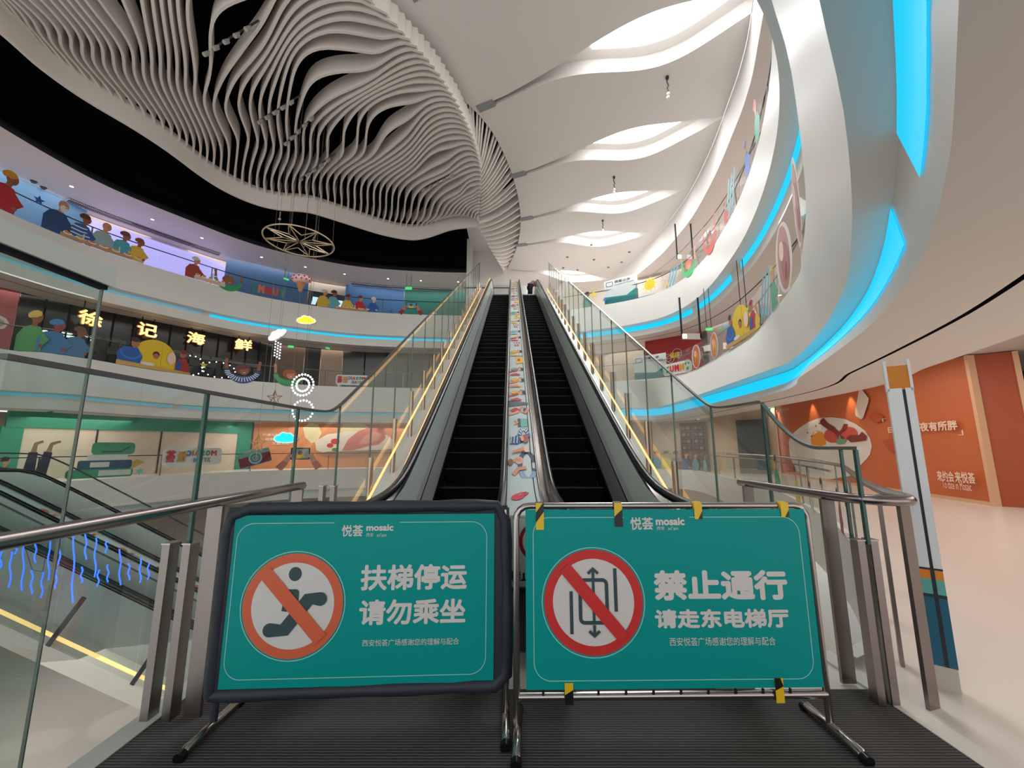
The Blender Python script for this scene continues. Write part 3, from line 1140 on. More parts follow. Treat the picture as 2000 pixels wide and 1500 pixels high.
# striped figure reaching round
D = deck_frame(5.22)
D.li([(-0.13, -0.02), (-0.06, -0.02), (0.01, 0.02)], [0.12, 0.14, 0.14], (46, 92, 140))
D.li(arc(0.055, 0.02, 0.06, 0.17, pi * 0.9, 0.1, 12), 0.055, (60, 120, 170))
for k in range(7):
    a = pi * 0.85 - k * 0.36
    D.li([(0.055 + 0.042 * cos(a), 0.02 + 0.13 * sin(a)), (0.055 + 0.078 * cos(a), 0.02 + 0.20 * sin(a))], 0.014, (236, 240, 240))
for k in range(3):
    D.li([(-0.12 + k * 0.04, -0.08), (-0.11 + k * 0.04, 0.04)], 0.010, (236, 240, 240))
D.el(0.07, 0.0, 0.045, 0.07, (176, 92, 78))
D.el(0.03, 0.0, 0.02, 0.05, (230, 178, 150))
D.li([(-0.10, -0.22), (0.0, -0.19), (0.05, -0.17)], [0.03, 0.05, 0.06], (226, 150, 110))
D.el(0.075, -0.18, 0.03, 0.05, (242, 206, 170))
D.mb.build('reaching_figure_print', dv)
# gift box held up
D = deck_frame(5.68)
D.po([(0.02, -0.10), (0.115, -0.10), (0.115, 0.06), (0.02, 0.06)], (112, 190, 178))
D.po([(-0.02, -0.10), (0.02, -0.10), (0.02, 0.06), (-0.02, 0.06)], (70, 84, 88))
D.li([(-0.07, -0.06), (-0.02, -0.02), (-0.07, 0.03)], 0.03, (236, 160, 120))
D.mb.build('gift_print', dv)
D = deck_frame(6.0)
lying(D, RED, SKIN, (60, 70, 80))
D.li([(0.10, 0.0), (0.14, -0.02)], 0.12, (240, 150, 110))
D.mb.build('dancer_print', dv)
D = deck_frame(6.2)
D.po([(-0.15, -0.05), (0.15, 0.0), (0.15, 0.05), (-0.15, 0.10)], (86, 100, 112))
D.mb.build('band_print', dv)
yy = 6.62
k = 0
spec = [(YEL, RED, HAIR), (YEL, (240, 150, 90), HAIR), (GRN, RED, HAIR), None, (YEL, YEL, HAIR), 'text', (YEL, RED, DKB), (GRN, LTB, HAIR), 'text', (YEL, YEL, HAIR), None, (GRN, GRN, HAIR), 'text', (RED, RED, HAIR), None, (RED, LTB, HAIR), (NAVY, RED, HAIR), 'text', (RED, YEL, HAIR), (BLUE, RED, HAIR), (RED, YEL, HAIR)]
for sp in spec + spec[3:8]:
    if yy > 20.2:
        break
    D = deck_frame(yy)
    if sp is None:
        D.po([(-0.02, -0.16), (0.13, -0.12), (0.13, 0.14), (-0.02, 0.16)], (246, 184, 64))
        D.li([(-0.12, 0.2), (0.12, 0.2)], 0.06, LTB)
        D.el(0.04, 0.0, 0.03, 0.05, (150, 92, 60))
        nm = 'picnic_print'
    elif sp == 'text':
        for q in range(3):
            D.li([(-0.06 + 0.06 * q, 0.09), (-0.03 + 0.06 * q, 0.09)], 0.07, (210, 96, 92))
        for q in range(2):
            D.li([(-0.04 + 0.06 * q, -0.06), (0.0 + 0.06 * q, -0.06)], 0.09, (198, 110, 110))
        nm = 'motif_print'
    else:
        lying(D, sp[0], sp[1], sp[2])
        D.li([(-0.13, -0.2), (-0.02, -0.17), (0.05, -0.2)], [0.04, 0.07, 0.03], sp[1])
        nm = 'figure_print'
    D.mb.build(nm, dv)
    yy += 0.44 + 0.012 * yy

# ================================================================== glass beside the escalators and the landing
GRAIL = M((158, 156, 152), 0.25, 0.9, name='cap_metal')


def glass_side(X, out, label):
    t = thing('glass_balustrade', label, 'glass balustrade', (X, 4.4, 0))
    lo0 = 1.85 if X < 0 else 1.90

    def top(Y):
        z = smax(zn(Y) + 1.72, lo0, 0.10)
        if X > 0 and Y < 3.47:
            w = min(max((3.47 - Y) / 0.62, 0), 1)
            z = 1.9 - 0.4 * sin(w * pi / 2) ** 0.9
        return z

    def bot(Y):
        return max(-0.25, zn(Y) - 0.34)

    first = 4.45 if X < 0 else 4.37
    joints = [first + 1.0 * k + 0.02 * k for k in range(18)]
    joints = [y for y in joints if y < 22.2] + [22.3]
    land = [1.47, 2.5, 3.58, first] if X < 0 else [2.56, 3.47, first]
    allj = land[:-1] + joints
    for a, b in zip(allj, allj[1:]):
        mb = MB()
        n = 14 if b < 6 else 3
        ys = [a + 0.006 + (b - a - 0.012) * i / n for i in range(n + 1)]
        mb.slab([Vector((X, y, bot(y))) for y in ys], [Vector((X, y, top(y) - 0.01)) for y in ys], Vector((0.016, 0, 0)), GLASS if a > 4 else GLASS_N, False)
        o = mb.build('pane', t)
        # the cut edges read as dark green lines
        mb = MB()
        w = 0.02 if b < 4 else 0.012
        mb.box((X - 0.002, b - w, bot(b)), (X + 0.018, b + (0.004 if b < 4 else 0.0), top(b) - 0.02), GLASS_EDGE)
        e_ = mb.build('edge', o)
    # cap along the top
    cap = MB()
    ya = 1.47 if X < 0 else 2.54
    ys = [ya + (22.3 - ya) * i / 150 for i in range(151)]
    if X > 0:
        ys = [2.54 + 2.5 * i / 70 for i in range(71)] + [5.04 + (22.3 - 5.04) * i / 60 for i in range(1, 61)]
    path = [Vector((X + 0.008, y, top(y))) for y in ys]
    A = [p + Vector((-0.016, 0, 0)) for p in path]
    B = [p + Vector((0.016, 0, 0)) for p in path]
    cap.slab(A, B, Vector((0, 0, -0.022)), GRAIL if X > 0 else M((96, 94, 92), 0.6, 0.3, name='dark_cap_metal'))
    cap.build('cap', t)
    for y in joints[:-1]:
        mb = MB()
        r = 0.034
        xx = X - out * 0.03
        zt = zn(y) + 0.50
        mb.tube([(xx, y, zn(y) - 0.42), (xx, y, zt)], r, BRONZE, 12)
        p = mb.build('post', t)
        mb = MB()
        mb.tube([(xx, y, zt), (xx, y, zt + 0.012)], r * 1.04, STEEL, 12)
        mb.build('post_cap', p)
    return t


gl = glass_side(-1.95, -1, 'tall clear glass screen with short posts along the escalator nearer the seafood restaurant')
gr = glass_side(2.2, 1, 'tall clear glass screen with short posts along the escalator nearer the orange mural')

# the higher glass with a white cap at the left of the landing
mb = MB()
mb.box((-1.99, 0.2, -0.3), (-1.975, 1.81, 2.30), GLASS_G)
g2 = thing('glass_screen', 'highest glass panel of the landing with a pale boxed cap', 'glass screen', (-1.98, 0.8, 0))
pn = mb.build('pane', g2)
mb = MB()
mb.box((-1.990, 1.808, -0.3), (-1.975, 1.813, 2.28), M((104, 108, 100), 0.3, name='grey_glass_edge'))
mb.build('edge', pn)
mb = MB()
mb.box((-2.02, 0.2, 2.27), (-1.95, 1.84, 2.36), M((206, 210, 202), 0.4, name='pale_cap'))
mb.box((-2.0, 0.2, 2.25), (-1.965, 1.82, 2.27), BLACKISH)
mb.build('cap', g2)


def square_post(t, x, y, z1, w, d, m=STEELD, z0=-0.01):
    mb = MB()
    mb.box((x - w / 2, y - d / 2, z0), (x + w / 2, y + d / 2, z1), m)
    mb.box((x - w / 2 - 0.004, y - d / 2 - 0.004, z1), (x + w / 2 + 0.004, y + d / 2 + 0.004, z1 + 0.008), STEEL)
    return mb.build('clamp_post', t)


# heavy clamp posts of the landing glass
for y in (2.47, 4.35):
    square_post(gl, -2.03, y, 0.93 if y < 3 else 1.08, 0.045, 0.075)
    square_post(gl, -1.91, y, 0.93 if y < 3 else 1.08, 0.045, 0.075)
square_post(gr, 2.250, 2.60, 0.92, 0.045, 0.06)
square_post(gr, 2.168, 2.60, 0.92, 0.045, 0.06)
for y, w_ in ((2.56, 0.022), (2.68, 0.012)):
    mb = MB()
    mb.box((2.199, y, 0.90), (2.218, y + w_, 1.485), GLASS_EDGE)
    mb.build('edge', gr)

# guard rails with oval steel handrails
RAILM = M((150, 140, 138), 0.24, 1.0, name='rail_steel')
t = thing('guard_rail', 'steel handrail on flat posts beside the boxed glass cap', 'guard rail', (-1.79, 2.5, 0))
mb = MB()
mb.tube([(-1.79, -0.6, 1.17), (-1.79, 1.0, 1.17), (-1.79, 2.4, 1.17), (-1.79, 3.47, 1.17), (-1.79, 3.5, 1.165)], [0.032, 0.032, 0.032, 0.032, 0.012], RAILM, 12)
mb.build('handrail', t)
for y in (0.6, 2.48, 3.40):
    mb = MB()
    mb.box((-1.84, y - 0.01, 0.0), (-1.75, y + 0.012, 1.145), STEELD)
    mb.build('post', t)
t = thing('guard_rail', 'steel handrail on flat posts bending round beside the striped white pole', 'guard rail', (2.3, 2.7, 0))
mb = MB()
hp = smooth([Vector((2.15, 3.80, 1.165)), Vector((2.15, 3.77, 1.17)), Vector((2.15, 3.2, 1.17)), Vector((2.16, 2.75, 1.17)), Vector((2.25, 2.55, 1.17)), Vector((2.40, 2.50, 1.17)), Vector((2.53, 2.60, 1.17)),
             Vector((2.75, 3.0, 1.17)), Vector((3.6, 4.2, 1.17)), Vector((4.45, 5.3, 1.17)), Vector((5.9, 7.3, 1.17)), Vector((7.4, 10.3, 1.17)), Vector((9.0, 14.2, 1.17)), Vector((10.2, 19.0, 1.17))], 6)
mb.tube(hp, [0.012] + [0.032] * (len(hp) - 1), RAILM, 12)
mb.build('handrail', t)
for x, y, a in ((2.15, 3.70, 0.0), (2.16, 2.80, 0.0), (2.44, 2.55, 0.3), (2.72, 3.02, 0.9), (3.3, 3.85, 0.9), (4.0, 4.8, 0.9), (4.9, 5.95, 0.9), (5.9, 7.35, 0.9), (7.4, 10.35, 1.1)):
    mb = MB()
    mt = Matrix.Translation((x, y, 0)) @ Matrix.Rotation(a, 4, 'Z')
    mb.box((-0.045, -0.011, 0.0), (0.045, 0.011, 1.145), STEELD, mt)
    mb.build('post', t)


# ================================================================== the two sign boards
class Plane:
    """an upright plane seen from the camera: pixel -> (u along, v = height)"""

    def __init__(self, p0, p1):
        self.p0 = Vector((p0[0], p0[1], 0))
        self.r = (Vector((p1[0], p1[1], 0)) - self.p0).normalized()
        self.n = self.r.cross(Vector((0, 0, 1)))

    def uv(self, px, py):
        d = ray(px, py)
        o = Vector((0, 0, EYE))
        t = (self.p0 - o).dot(self.n) / d.dot(self.n)
        p = o + d * t
        return (p - self.p0).dot(self.r), p.z

    def at(self, u, v, d=0.0):
        return self.p0 + self.r * u + Vector((0, 0, v)) + self.n * d

    def draw(self, step=0.0015, off=0.0):
        return Draw(self.p0 + self.n * off, self.r, (0, 0, 1), step)

    def frame(self, off=0.0):
        """matrix: x along, y away from the viewer, z up"""
        m = Matrix.Identity(4)
        for i in range(3):
            m[i][0] = self.r[i]
            m[i][1] = -self.n[i]
            m[i][2] = (0, 0, 1)[i]
            m[i][3] = (self.p0 + self.n * off)[i]
        return m


PRINTW = (214, 208, 206)
SLATE = (48, 72, 78)


def board_print(pl, board, circ, ringcol, lines, small, logo, nm, inset, gap):
    """the white line, the round sign and the lettering of a board"""
    x0, x1, z0, z1 = board
    D = pl.draw(0.0008, 0.0145)
    # thin rounded border, open at the emblem
    fr = rrect(x0 + inset, x1 - inset, z0 + inset, z1 - inset, 0.09, 8)
    k = max(range(len(fr)), key=lambda i: (fr[i][1], fr[i][0]))
    fr = fr[9:18] and fr
    top = z1 - inset
    g0, g1 = pl.uv(gap[0], 1030)[0], pl.uv(gap[1], 1030)[0]
    path = [(g0, top)] + fr[18:] + fr[:18] + [(g1, top)]
    D.li(path, 0.0042, (150, 206, 204))
    D.mb.build('border_line', board_parent[nm])
    cx, cz = pl.uv(*circ[:2])
    r = circ[2]
    D = pl.draw(0.0008, 0.0150)
    D.ring(cx, cz, r, 0.005, (150, 206, 204))
    D.ring(cx, cz, r * 0.955, r * 0.175, ringcol)
    D.el(cx, cz, r * 0.785, r * 0.785, PRINTW, n=48)
    return D, cx, cz, r


board_parent = {}
# ---- left: escalator out of service
pl = Plane((-1.6, 2.37), (-0.03, 2.44))
st = thing('sign_stand', 'teal sign board wrapped in dark cloth with an orange ring and a seated figure', 'sign stand', (-0.8, 2.4, 0))
u0, z1 = pl.uv(456, 1006)
u1, _ = pl.uv(966, 1002)
z0 = 0.205
board = (-0.012, u1, z0, z1)
fm = pl.frame()
mb = MB()
mb.box((board[0], -0.014, board[2]), (board[1], 0.006, board[3]), TEAL, fm)
bd = mb.build('board', st)
board_parent['left'] = bd
CLOTH = M((38, 42, 54), 0.55, name='dark_wrap_cloth', bump=(22, 0.6))
random.seed(3)


def wrap(path, r0, n=10):
    """wrinkled cloth sleeve round a frame tube"""
    P = resample([Vector(p) for p in path], 44)
    m2 = MB()
    m2.tube(P, [r0 * (1 + 0.10 * sin(i * 1.7) + 0.08 * random.uniform(-1, 1)) for i in range(len(P))], CLOTH, n)
    return m2


W_ = 1.575
mb = wrap([pl.at(-0.03, 0.17), pl.at(-0.035, 1.08), pl.at(0.03, 1.145), pl.at(0.8, 1.15), pl.at(W_ - 0.06, 1.155), pl.at(W_ - 0.015, 1.12), pl.at(W_, 0.6), pl.at(W_ - 0.005, 0.185), pl.at(0.8, 0.178), pl.at(-0.03, 0.17)], 0.034)
mb.build('cloth_wrap', st)
mb = MB()
mb.box((-0.045, 0.008, 0.165), (W_, 0.02, 1.15), CLOTH, fm)
for a, b in (((board[1] + 0.004), 0.2), ):
    pass
mb.box((board[1] + 0.003, -0.010, 0.19), (W_ + 0.01, 0.008, 1.14), CLOTH, fm)
mb.box((-0.04, -0.006, 0.165), (W_, 0.008, 0.203), CLOTH, fm)
mb.build('cloth_back', st)
D, cx, cz, r = board_print(pl, board, (575, 1180, 0.288), (214, 96, 62), None, None, None, 'left', 0.045, (655, 782))
# seated figure on a step
D.el(cx + 0.00, cz + 0.165, 0.036, 0.038, SLATE)
D.po(rrect(cx - 0.045, cx + 0.03, cz - 0.03, cz + 0.085, 0.02), SLATE)
D.li([(cx - 0.03, cz + 0.06), (cx - 0.045, cz - 0.03)], 0.03, SLATE)
D.li([(cx - 0.115, cz - 0.125), (cx - 0.035, cz - 0.125), (cx + 0.085, cz + 0.032), (cx + 0.15, cz + 0.032)], 0.072, SLATE)
D.el(cx - 0.115, cz - 0.125, 0.036, 0.036, SLATE)
D.el(cx + 0.15, cz + 0.032, 0.036, 0.036, SLATE)
a = radians(135)
D.li([(cx + r * 0.84 * cos(a - 0.03), cz + r * 0.84 * sin(a - 0.03)), (cx + r * 0.84 * cos(a + pi - 0.03), cz + r * 0.84 * sin(a + pi - 0.03))], 0.075, (214, 96, 62))
D.mb.build('round_symbol', bd)


def lettering(pl, specs, parent, off=0.0150):
    for s_, (xa_, ya_), (xb_, yb_), bold, nm in specs:
        D = pl.draw(0.0008, off)
        ua, va = pl.uv(xa_, ya_)
        ub, vb = pl.uv(xb_, yb_)
        D.tx(s_, ua, ub, min(va, vb), max(va, vb), PRINTW, bold)
        D.mb.build(nm, parent)


lettering(pl, [('扶梯停运', (705, 1152), (913, 1099), 0.034, 'large_lettering'), ('请勿乘坐', (702, 1219), (910, 1166), 0.034, 'large_lettering'),
               ('西安悦荟广场感谢您的理解与配合', (709, 1260), (897, 1243), 0.0, 'small_lettering'),
               ('悦荟', (669, 1047), (711, 1024), 0.02, 'emblem'), ('mosaic', (717, 1036), (770, 1023), 0.06, 'emblem'), ('西安', (717, 1047), (731, 1040), 0.0, 'emblem'), ("xi'an", (737, 1047), (756, 1040), 0.0, 'emblem')], bd)
for u, nm in ((0.0, 'left'), (W_ - 0.01, 'right')):
    p = pl.at(u, 0)
    mb = MB()
    mb.tube([p + Vector((0, 0, 0.03)), p + Vector((0, 0, 1.13))], 0.019, STEEL if u else CLOTH, 10)
    mb.build('post', st)
    mb = MB()
    q = Vector((0.02 if u else -0.01, -1, 0)).normalized()
    mb.tube([p - q * 0.20 + Vector((0, 0, 0.012)), p - q * 0.19 + Vector((0, 0, 0.028)), p + Vector((0, 0, 0.03)), p + q * 0.18 + Vector((0, 0, 0.028)), p + q * 0.20 + Vector((0, 0, 0.012))], [0.016, 0.024, 0.024, 0.024, 0.016], STEEL, 12)
    ft = mb.build('foot', st)
    for sgn in (-1, 1):
        mb = MB()
        mb.tube([p + q * sgn * 0.190 + Vector((0, 0, 0.020)), p + q * sgn * 0.222 + Vector((0, 0, 0.016))], 0.0265, RUBBER, 10)
        mb.build('rubber_cap', ft)

# ---- right: no through way
pl = Plane((0.035, 2.32), (1.66, 2.345))
st = thing('sign_stand', 'teal sign board on a bare steel frame with a red ring and lift symbol', 'sign stand', (0.85, 2.33, 0))
u0, z1 = pl.uv(1026, 995)
u1, _ = pl.uv(1563, 992)
z0 = pl.uv(1300, 1342)[1]
board = (u0, u1 + 0.01, z0, z1)
fm = pl.frame(0.012)
mb = MB()
mb.box((board[0], -0.0025, board[2]), (board[1], 0.004, board[3]), TEAL, fm)
bd = mb.build('board', st)
board_parent['right'] = bd
W2 = 1.655
mb = MB()
path = [pl.at(-0.01, 0.03), pl.at(-0.012, 1.09)] + [pl.at(-0.012 + 0.075 - 0.075 * cos(w), 1.09 + 0.075 * sin(w)) for w in (0.4, 0.8, 1.2, 1.57)] + \
       [pl.at(W2 - 0.075 + 0.075 * sin(w), 1.09 + 0.075 * cos(w)) for w in (0, 0.4, 0.8, 1.2)] + [pl.at(W2, 1.09), pl.at(W2 + 0.005, 0.03)]
mb.tube([p + pl.n * -0.012 for p in path], 0.0185, STEEL, 14)
mb.build('tube_frame', st)
mb = MB()
mb.tube([pl.at(0.0, 0.185, -0.012), pl.at(W2, 0.185, -0.012)], 0.022, STEEL, 14)
lowbar = mb.build('lower_bar', st)
mb = MB()
for k in range(10):
    mb.tube([pl.at(0.13 + k * 0.147, 0.20, 0.004), pl.at(0.13 + k * 0.147, 0.222, 0.004)], 0.007, BLACKISH, 6)
mb.build('eyelet', lowbar)
D, cx, cz, r = board_print(pl, board, (1158, 1173, 0.283), (204, 44, 42), None, None, None, 'right', 0.042, (1218, 1345))
# lift symbol
D.li([(cx - 0.122, cz + 0.055), (cx - 0.122, cz - 0.162)], 0.019, SLATE)
D.li([(cx + 0.122, cz + 0.172), (cx + 0.122, cz - 0.05)], 0.019, SLATE)
D.li(rrect(cx - 0.073, cx + 0.073, cz - 0.105, cz + 0.112, 0.022), 0.019, SLATE, True)
D.li([(cx, cz + 0.112), (cx, cz - 0.105)], 0.015, SLATE)
for sgn in (1, -1):
    D.li([(cx - 0.028, cz + sgn * 0.145), (cx, cz + sgn * 0.172), (cx + 0.028, cz + sgn * 0.145)], 0.016, SLATE)
    D.li([(cx, cz + sgn * 0.115), (cx, cz + sgn * 0.165)], 0.015, SLATE)
a = radians(131)
D.li([(cx + r * 0.84 * cos(a), cz + r * 0.84 * sin(a)), (cx - r * 0.84 * cos(a), cz - r * 0.84 * sin(a))], 0.068, (204, 44, 42))
D.mb.build('round_symbol', bd)
lettering(pl, [('禁止通行', (1276, 1171), (1531, 1111), 0.048, 'large_lettering'), ('请走东电梯厅', (1278, 1225), (1535, 1186), 0.046, 'large_lettering'),
               ('西安悦荟广场感谢您的理解与配合', (1306, 1259), (1510, 1241), 0.0, 'small_lettering'),
               ('悦荟', (1230, 1034), (1273, 1009), 0.02, 'emblem'), ('mosaic', (1279, 1025), (1334, 1010), 0.06, 'emblem'), ('西安', (1281, 1034), (1296, 1027), 0.0, 'emblem'), ("xi'an", (1302, 1034), (1322, 1027), 0.0, 'emblem')], bd)
TY, TB = M((232, 190, 32), 0.35, name='yellow_tape'), M((20, 20, 22), 0.35, name='black_tape')
for px, up_, h in ((1046, True, 0.115), (1198, True, 0.10), (1353, True, 0.060), (1521, True, 0.05), (1102, False, 0.085), (1510, False, 0.10)):
    u = pl.uv(px, 1000 if up_ else 1345)[0]
    w = 0.045
    za, zb = (1.185, 1.185 - h - 0.03) if up_ else (0.160, 0.160 + h + 0.02)
    mb = MB()
    D = Draw(pl.p0 + pl.n * 0.019, pl.r, (0, 0, 1), 0.0007, mb)
    lo, hi = min(za, zb), max(za, zb)
    D.po([(u, lo), (u + w, lo), (u + w, hi), (u, hi)], TY)
    m_ = (lo + hi) / 2
    if up_:
        D.po([(u, m_ + 0.02), (u + w * 0.9, hi), (u + w, hi), (u + w, m_ + 0.025), (u, m_ - 0.035)] if px < 1100 else [(u, lo), (u + w, lo), (u + w, m_ + 0.03), (u, m_ - 0.01)] if px < 1300 else [(u + w * 0.45, lo), (u + w, lo), (u + w, m_)], TB)
    else:
        D.po([(u, lo), (u + w, lo), (u + w, m_ + 0.02), (u, m_ - 0.005)] if px < 1300 else [(u, m_), (u + w, m_ + 0.02), (u + w * 0.7, hi), (u, hi)], TB)
    zc = 1.165 if up_ else 0.185
    mb.tube([pl.at(u, zc, -0.012), pl.at(u + w, zc, -0.012)], 0.0235, TY if px % 2 else TB, 12)
    mb.build('tape', st, 'yellow and black striped tape')
for u in (-0.005, W2 + 0.003):
    p = pl.at(u, 0, -0.012)
    mb = MB()
    q = Vector((-0.05 if u < 0.5 else 0.02, -1, 0)).normalized()
    mb.tube([p - q * 0.17 + Vector((0, 0, 0.012)), p - q * 0.16 + Vector((0, 0, 0.028)), p + Vector((0, 0, 0.03)), p + q * 0.19 + Vector((0, 0, 0.028)), p + q * 0.205 + Vector((0, 0, 0.012))], [0.016, 0.025, 0.025, 0.025, 0.016], STEEL, 12)
    ft = mb.build('foot', st)
    for sgn, dd in ((-1, 0.16), (1, 0.197)):
        mb = MB()
        mb.tube([p + q * sgn * dd + Vector((0, 0, 0.020)), p + q * sgn * (dd + 0.032) + Vector((0, 0, 0.016))], 0.0275, RUBBER, 10)
        mb.build('rubber_cap', ft)

# ================================================================== striped pole at the right
bx, by = 2.72, 2.74
t = thing('wrapped_pole', 'white pole with orange, black and deep teal wrap beside the bent handrail', 'pole', (bx, by, 0))
mt = Matrix.Translation((bx, by, 0)) @ Matrix.Rotation(radians(-38), 4, 'Z') @ Matrix.Diagonal((0.74, 0.8, 1, 1))
PW = M((222, 224, 226), 0.4, name='white_wrap')
mb = MB()
mb.box((-0.075, -0.03, 0.06), (0.075, 0.03, 1.98), M((30, 38, 48), 0.5, name='dark_core'), mt)
mb.build('core', t)
mb = MB()
mb.box((-0.088, -0.045, 0.72), (0.012, 0.045, 1.90), PW, mt)
mb.box((0.034, -0.045, 0.72), (0.088, 0.045, 1.90), PW, mt)
mb.box((-0.092, -0.045, 1.88), (-0.072, 0.045, 2.10), PW, mt)
mb.box((0.072, -0.045, 1.88), (0.092, 0.045, 2.10), PW, mt)
mb.build('white_wrap', t)
mb = MB()
mb.box((-0.072, -0.040, 1.89), (0.072, 0.040, 2.06), M((206, 124, 10), 0.45, name='orange_wrap'), mt)
mb.build('orange_wrap', t)
mb = MB()
mb.box((-0.088, -0.046, 0.655), (0.088, 0.045, 0.715), M((222, 132, 24), 0.45, name='orange_band'), mt)
mb.build('orange_band', t)
mb = MB()
mb.box((-0.088, -0.047, 0.565), (0.088, 0.046, 0.655), M((92, 172, 162), 0.45, name='pale_teal_band'), mt)
mb.box((-0.088, -0.047, 0.14), (0.088, 0.046, 0.545), M((8, 92, 122), 0.45, name='deep_teal_wrap'), mt)
mb.box((-0.089, -0.048, 0.545), (0.089, 0.047, 0.565), M((24, 40, 44), 0.45, name='dark_band'), mt)
mb.box((0.010, -0.0485, 0.14), (0.036, -0.040, 0.72), M((22, 30, 38), 0.45, name='dark_stripe'), mt)
mb.box((-0.089, -0.0475, 0.712), (0.089, 0.046, 0.724), M((24, 28, 32), 0.45, name='dark_band'), mt)
mb.build('teal_wrap', t)
mb = MB()
mb.box((-0.085, -0.044, 0.0), (0.085, 0.044, 0.145), M((190, 184, 174), 0.4, name='pale_base'), mt)
mb.build('base', t)


# ================================================================== shop fronts, hoardings and murals
def plane_on(curve, pa, pb, z):
    a = on_curve(curve, pa, z)[0]
    b = on_curve(curve, pb, z)[0]
    return Plane(a, b), (b - a).length


def board_box(pl, w, z0, z1, m, depth=0.12, off=0.0, x0=0.0):
    mb = MB()
    mb.box((x0, -0.0, z0), (w, depth, z1), m, pl.frame(off))
    return mb


def px_po(pl, D, pts, col):
    D.po([pl.uv(*p) for p in pts], col)


wall0 = offset(ring0L, 3.0)
wall1 = offset(ring1, 3.3)
wall2 = offset(ring2, 3.3)
wall1 = wall1
GREENW = M((58, 146, 122), 0.5, name='green_hoarding')
CREAMW = M((224, 206, 190), 0.55, name='cream_hoarding')

# our floor, far side: white hoarding in a green frame
pl, w = plane_on(wall0, 2, 488, 1.5)
t = thing('hoarding', 'cream hoarding in a green frame on the far side of our floor', 'hoarding', (*pl.p0.xy, 0))
board_box(pl, w, 0, 2.45, CREAMW).build('panel', t)
mb = board_box(pl, w, 2.35, 3.3, GREENW, 0.2, 0.08)
mb.build('header', t)
mb = board_box(pl, w, 0, 2.4, GREENW, 0.2, 0.06, w - 0.85)
mb.build('side_post', t)
mb = board_box(pl, 0.55, 0, 2.4, GREENW, 0.2, 0.06, -0.1)
mb.build('side_post', t)
mb = MB()
for f in (0.28, 0.53):
    mb.box((w * f, -0.03, 0), (w * f + 0.07, 0.0, 2.35), M((54, 62, 62), 0.5, name='dark_joint'), pl.frame())
mb.box((w + 0.0, -0.05, 0), (w + 0.22, 0.1, 3.2), M((60, 70, 70), 0.5, name='dark_joint'), pl.frame())
mb.build('joint', t)
# orange mural with steak, far side
pl, w = plane_on(wall0, 492, 930, 1.5)
t = thing('mural_hoarding', 'orange mural of a steak on a plate seen through the glass across the hall', 'hoarding', (*pl.p0.xy, 0))
bd = board_box(pl, w + 1.0, 0, 3.35, M((222, 146, 102), 0.5, name='pale_orange_print')).build('panel', t)
D = pl.draw(0.004, 0.01)
px_po(pl, D, [(592, 835), (606, 826), (622, 830), (628, 846), (620, 862), (608, 866), (596, 854)], (224, 212, 168))
px_po(pl, D, [(672, 828), (700, 822), (722, 836), (724, 860), (704, 872), (676, 860), (664, 842)], (222, 206, 160))
px_po(pl, D, [(615, 862), (640, 848), (690, 842), (756, 850), (770, 862), (766, 876), (720, 884), (640, 886), (618, 880)], (236, 222, 208))
px_po(pl, D, [(668, 880), (680, 858), (700, 842), (730, 832), (750, 838), (753, 856), (740, 868), (716, 872), (690, 880)], (214, 118, 110))
px_po(pl, D, [(700, 868), (712, 852), (734, 842), (745, 848), (740, 860), (722, 866)], (232, 160, 148))
D.el(*pl.uv(655, 862), 0.3, 0.2, (206, 60, 52))
D.el(*pl.uv(645, 870), 0.22, 0.16, (206, 60, 52))
D.el(*pl.uv(654, 878), 0.2, 0.12, (92, 140, 84))
px_po(pl, D, [(618, 886), (640, 882), (770, 878), (800, 878), (770, 890), (640, 892)], (170, 124, 100))
for s_, a, b in (('沉得住气', (513, 852), (546, 847)), ('也能香', (518, 861), (546, 855)), ('又是又吃', (531, 869), (566, 863))):
    ua, va = pl.uv(*a)
    ub, vb = pl.uv(*b)
    D.tx(s_, ua, ub, va, vb, (240, 224, 210), 0.03)
ua, va = pl.uv(496, 828)
ub, vb = pl.uv(512, 822)
D.tx('悦荟', ua, ub, va, vb, (240, 224, 210))
D.mb.build('mural_print', bd)

# first gallery, far side: restaurant front in dark glass with mullions, columns and a poster
DG = M((34, 34, 32), 0.18, name='dark_shop_glass', spec=0.6)
DGL = M((62, 62, 58), 0.2, name='grey_shop_glass', spec=0.6)
BROWN = M((112, 92, 78), 0.5, name='brown_panel')


def front(px0, px1, curve, z0, z1, m, nm, label, cat, mull=0, mm=None, off=0.0, extra=None):
    pl, w = plane_on(curve, px0, px1, (z0 + z1) / 2)
    t = thing(nm, label, cat, (*pl.p0.xy, z0))
    pan = board_box(pl, w, z0, z1, m, 0.15, off).build('panel', t)
    for k in range(1, mull):
        mb = MB()
        x = w * k / mull
        mb.box((x - 0.03, -0.05, z0), (x + 0.03, 0.02, z1), mm or BLACKISH, pl.frame(off))
        mb.build('mullion', t)
    if extra:
        extra(pl, w, t, pan)
    return pl, w, t, pan


def poster(pl, w, t, pan):
    D = pl.draw(0.006, 0.01)
    px_po(pl, D, [(0, 616), (12, 622), (18, 632), (8, 642), (-20, 646), (-20, 612)], (228, 206, 200))
    px_po(pl, D, [(0, 622), (8, 628), (10, 634), (2, 638), (-20, 640), (-20, 618)], (176, 160, 140))
    D.mb.build('poster_print', pan)


front(-90, 26, wall1, L1, L2 - 1.86, M((172, 92, 96), 0.5, name='rose_poster'), 'poster_wall', 'rose red poster wall with an oval dish on the first gallery', 'poster', extra=poster)


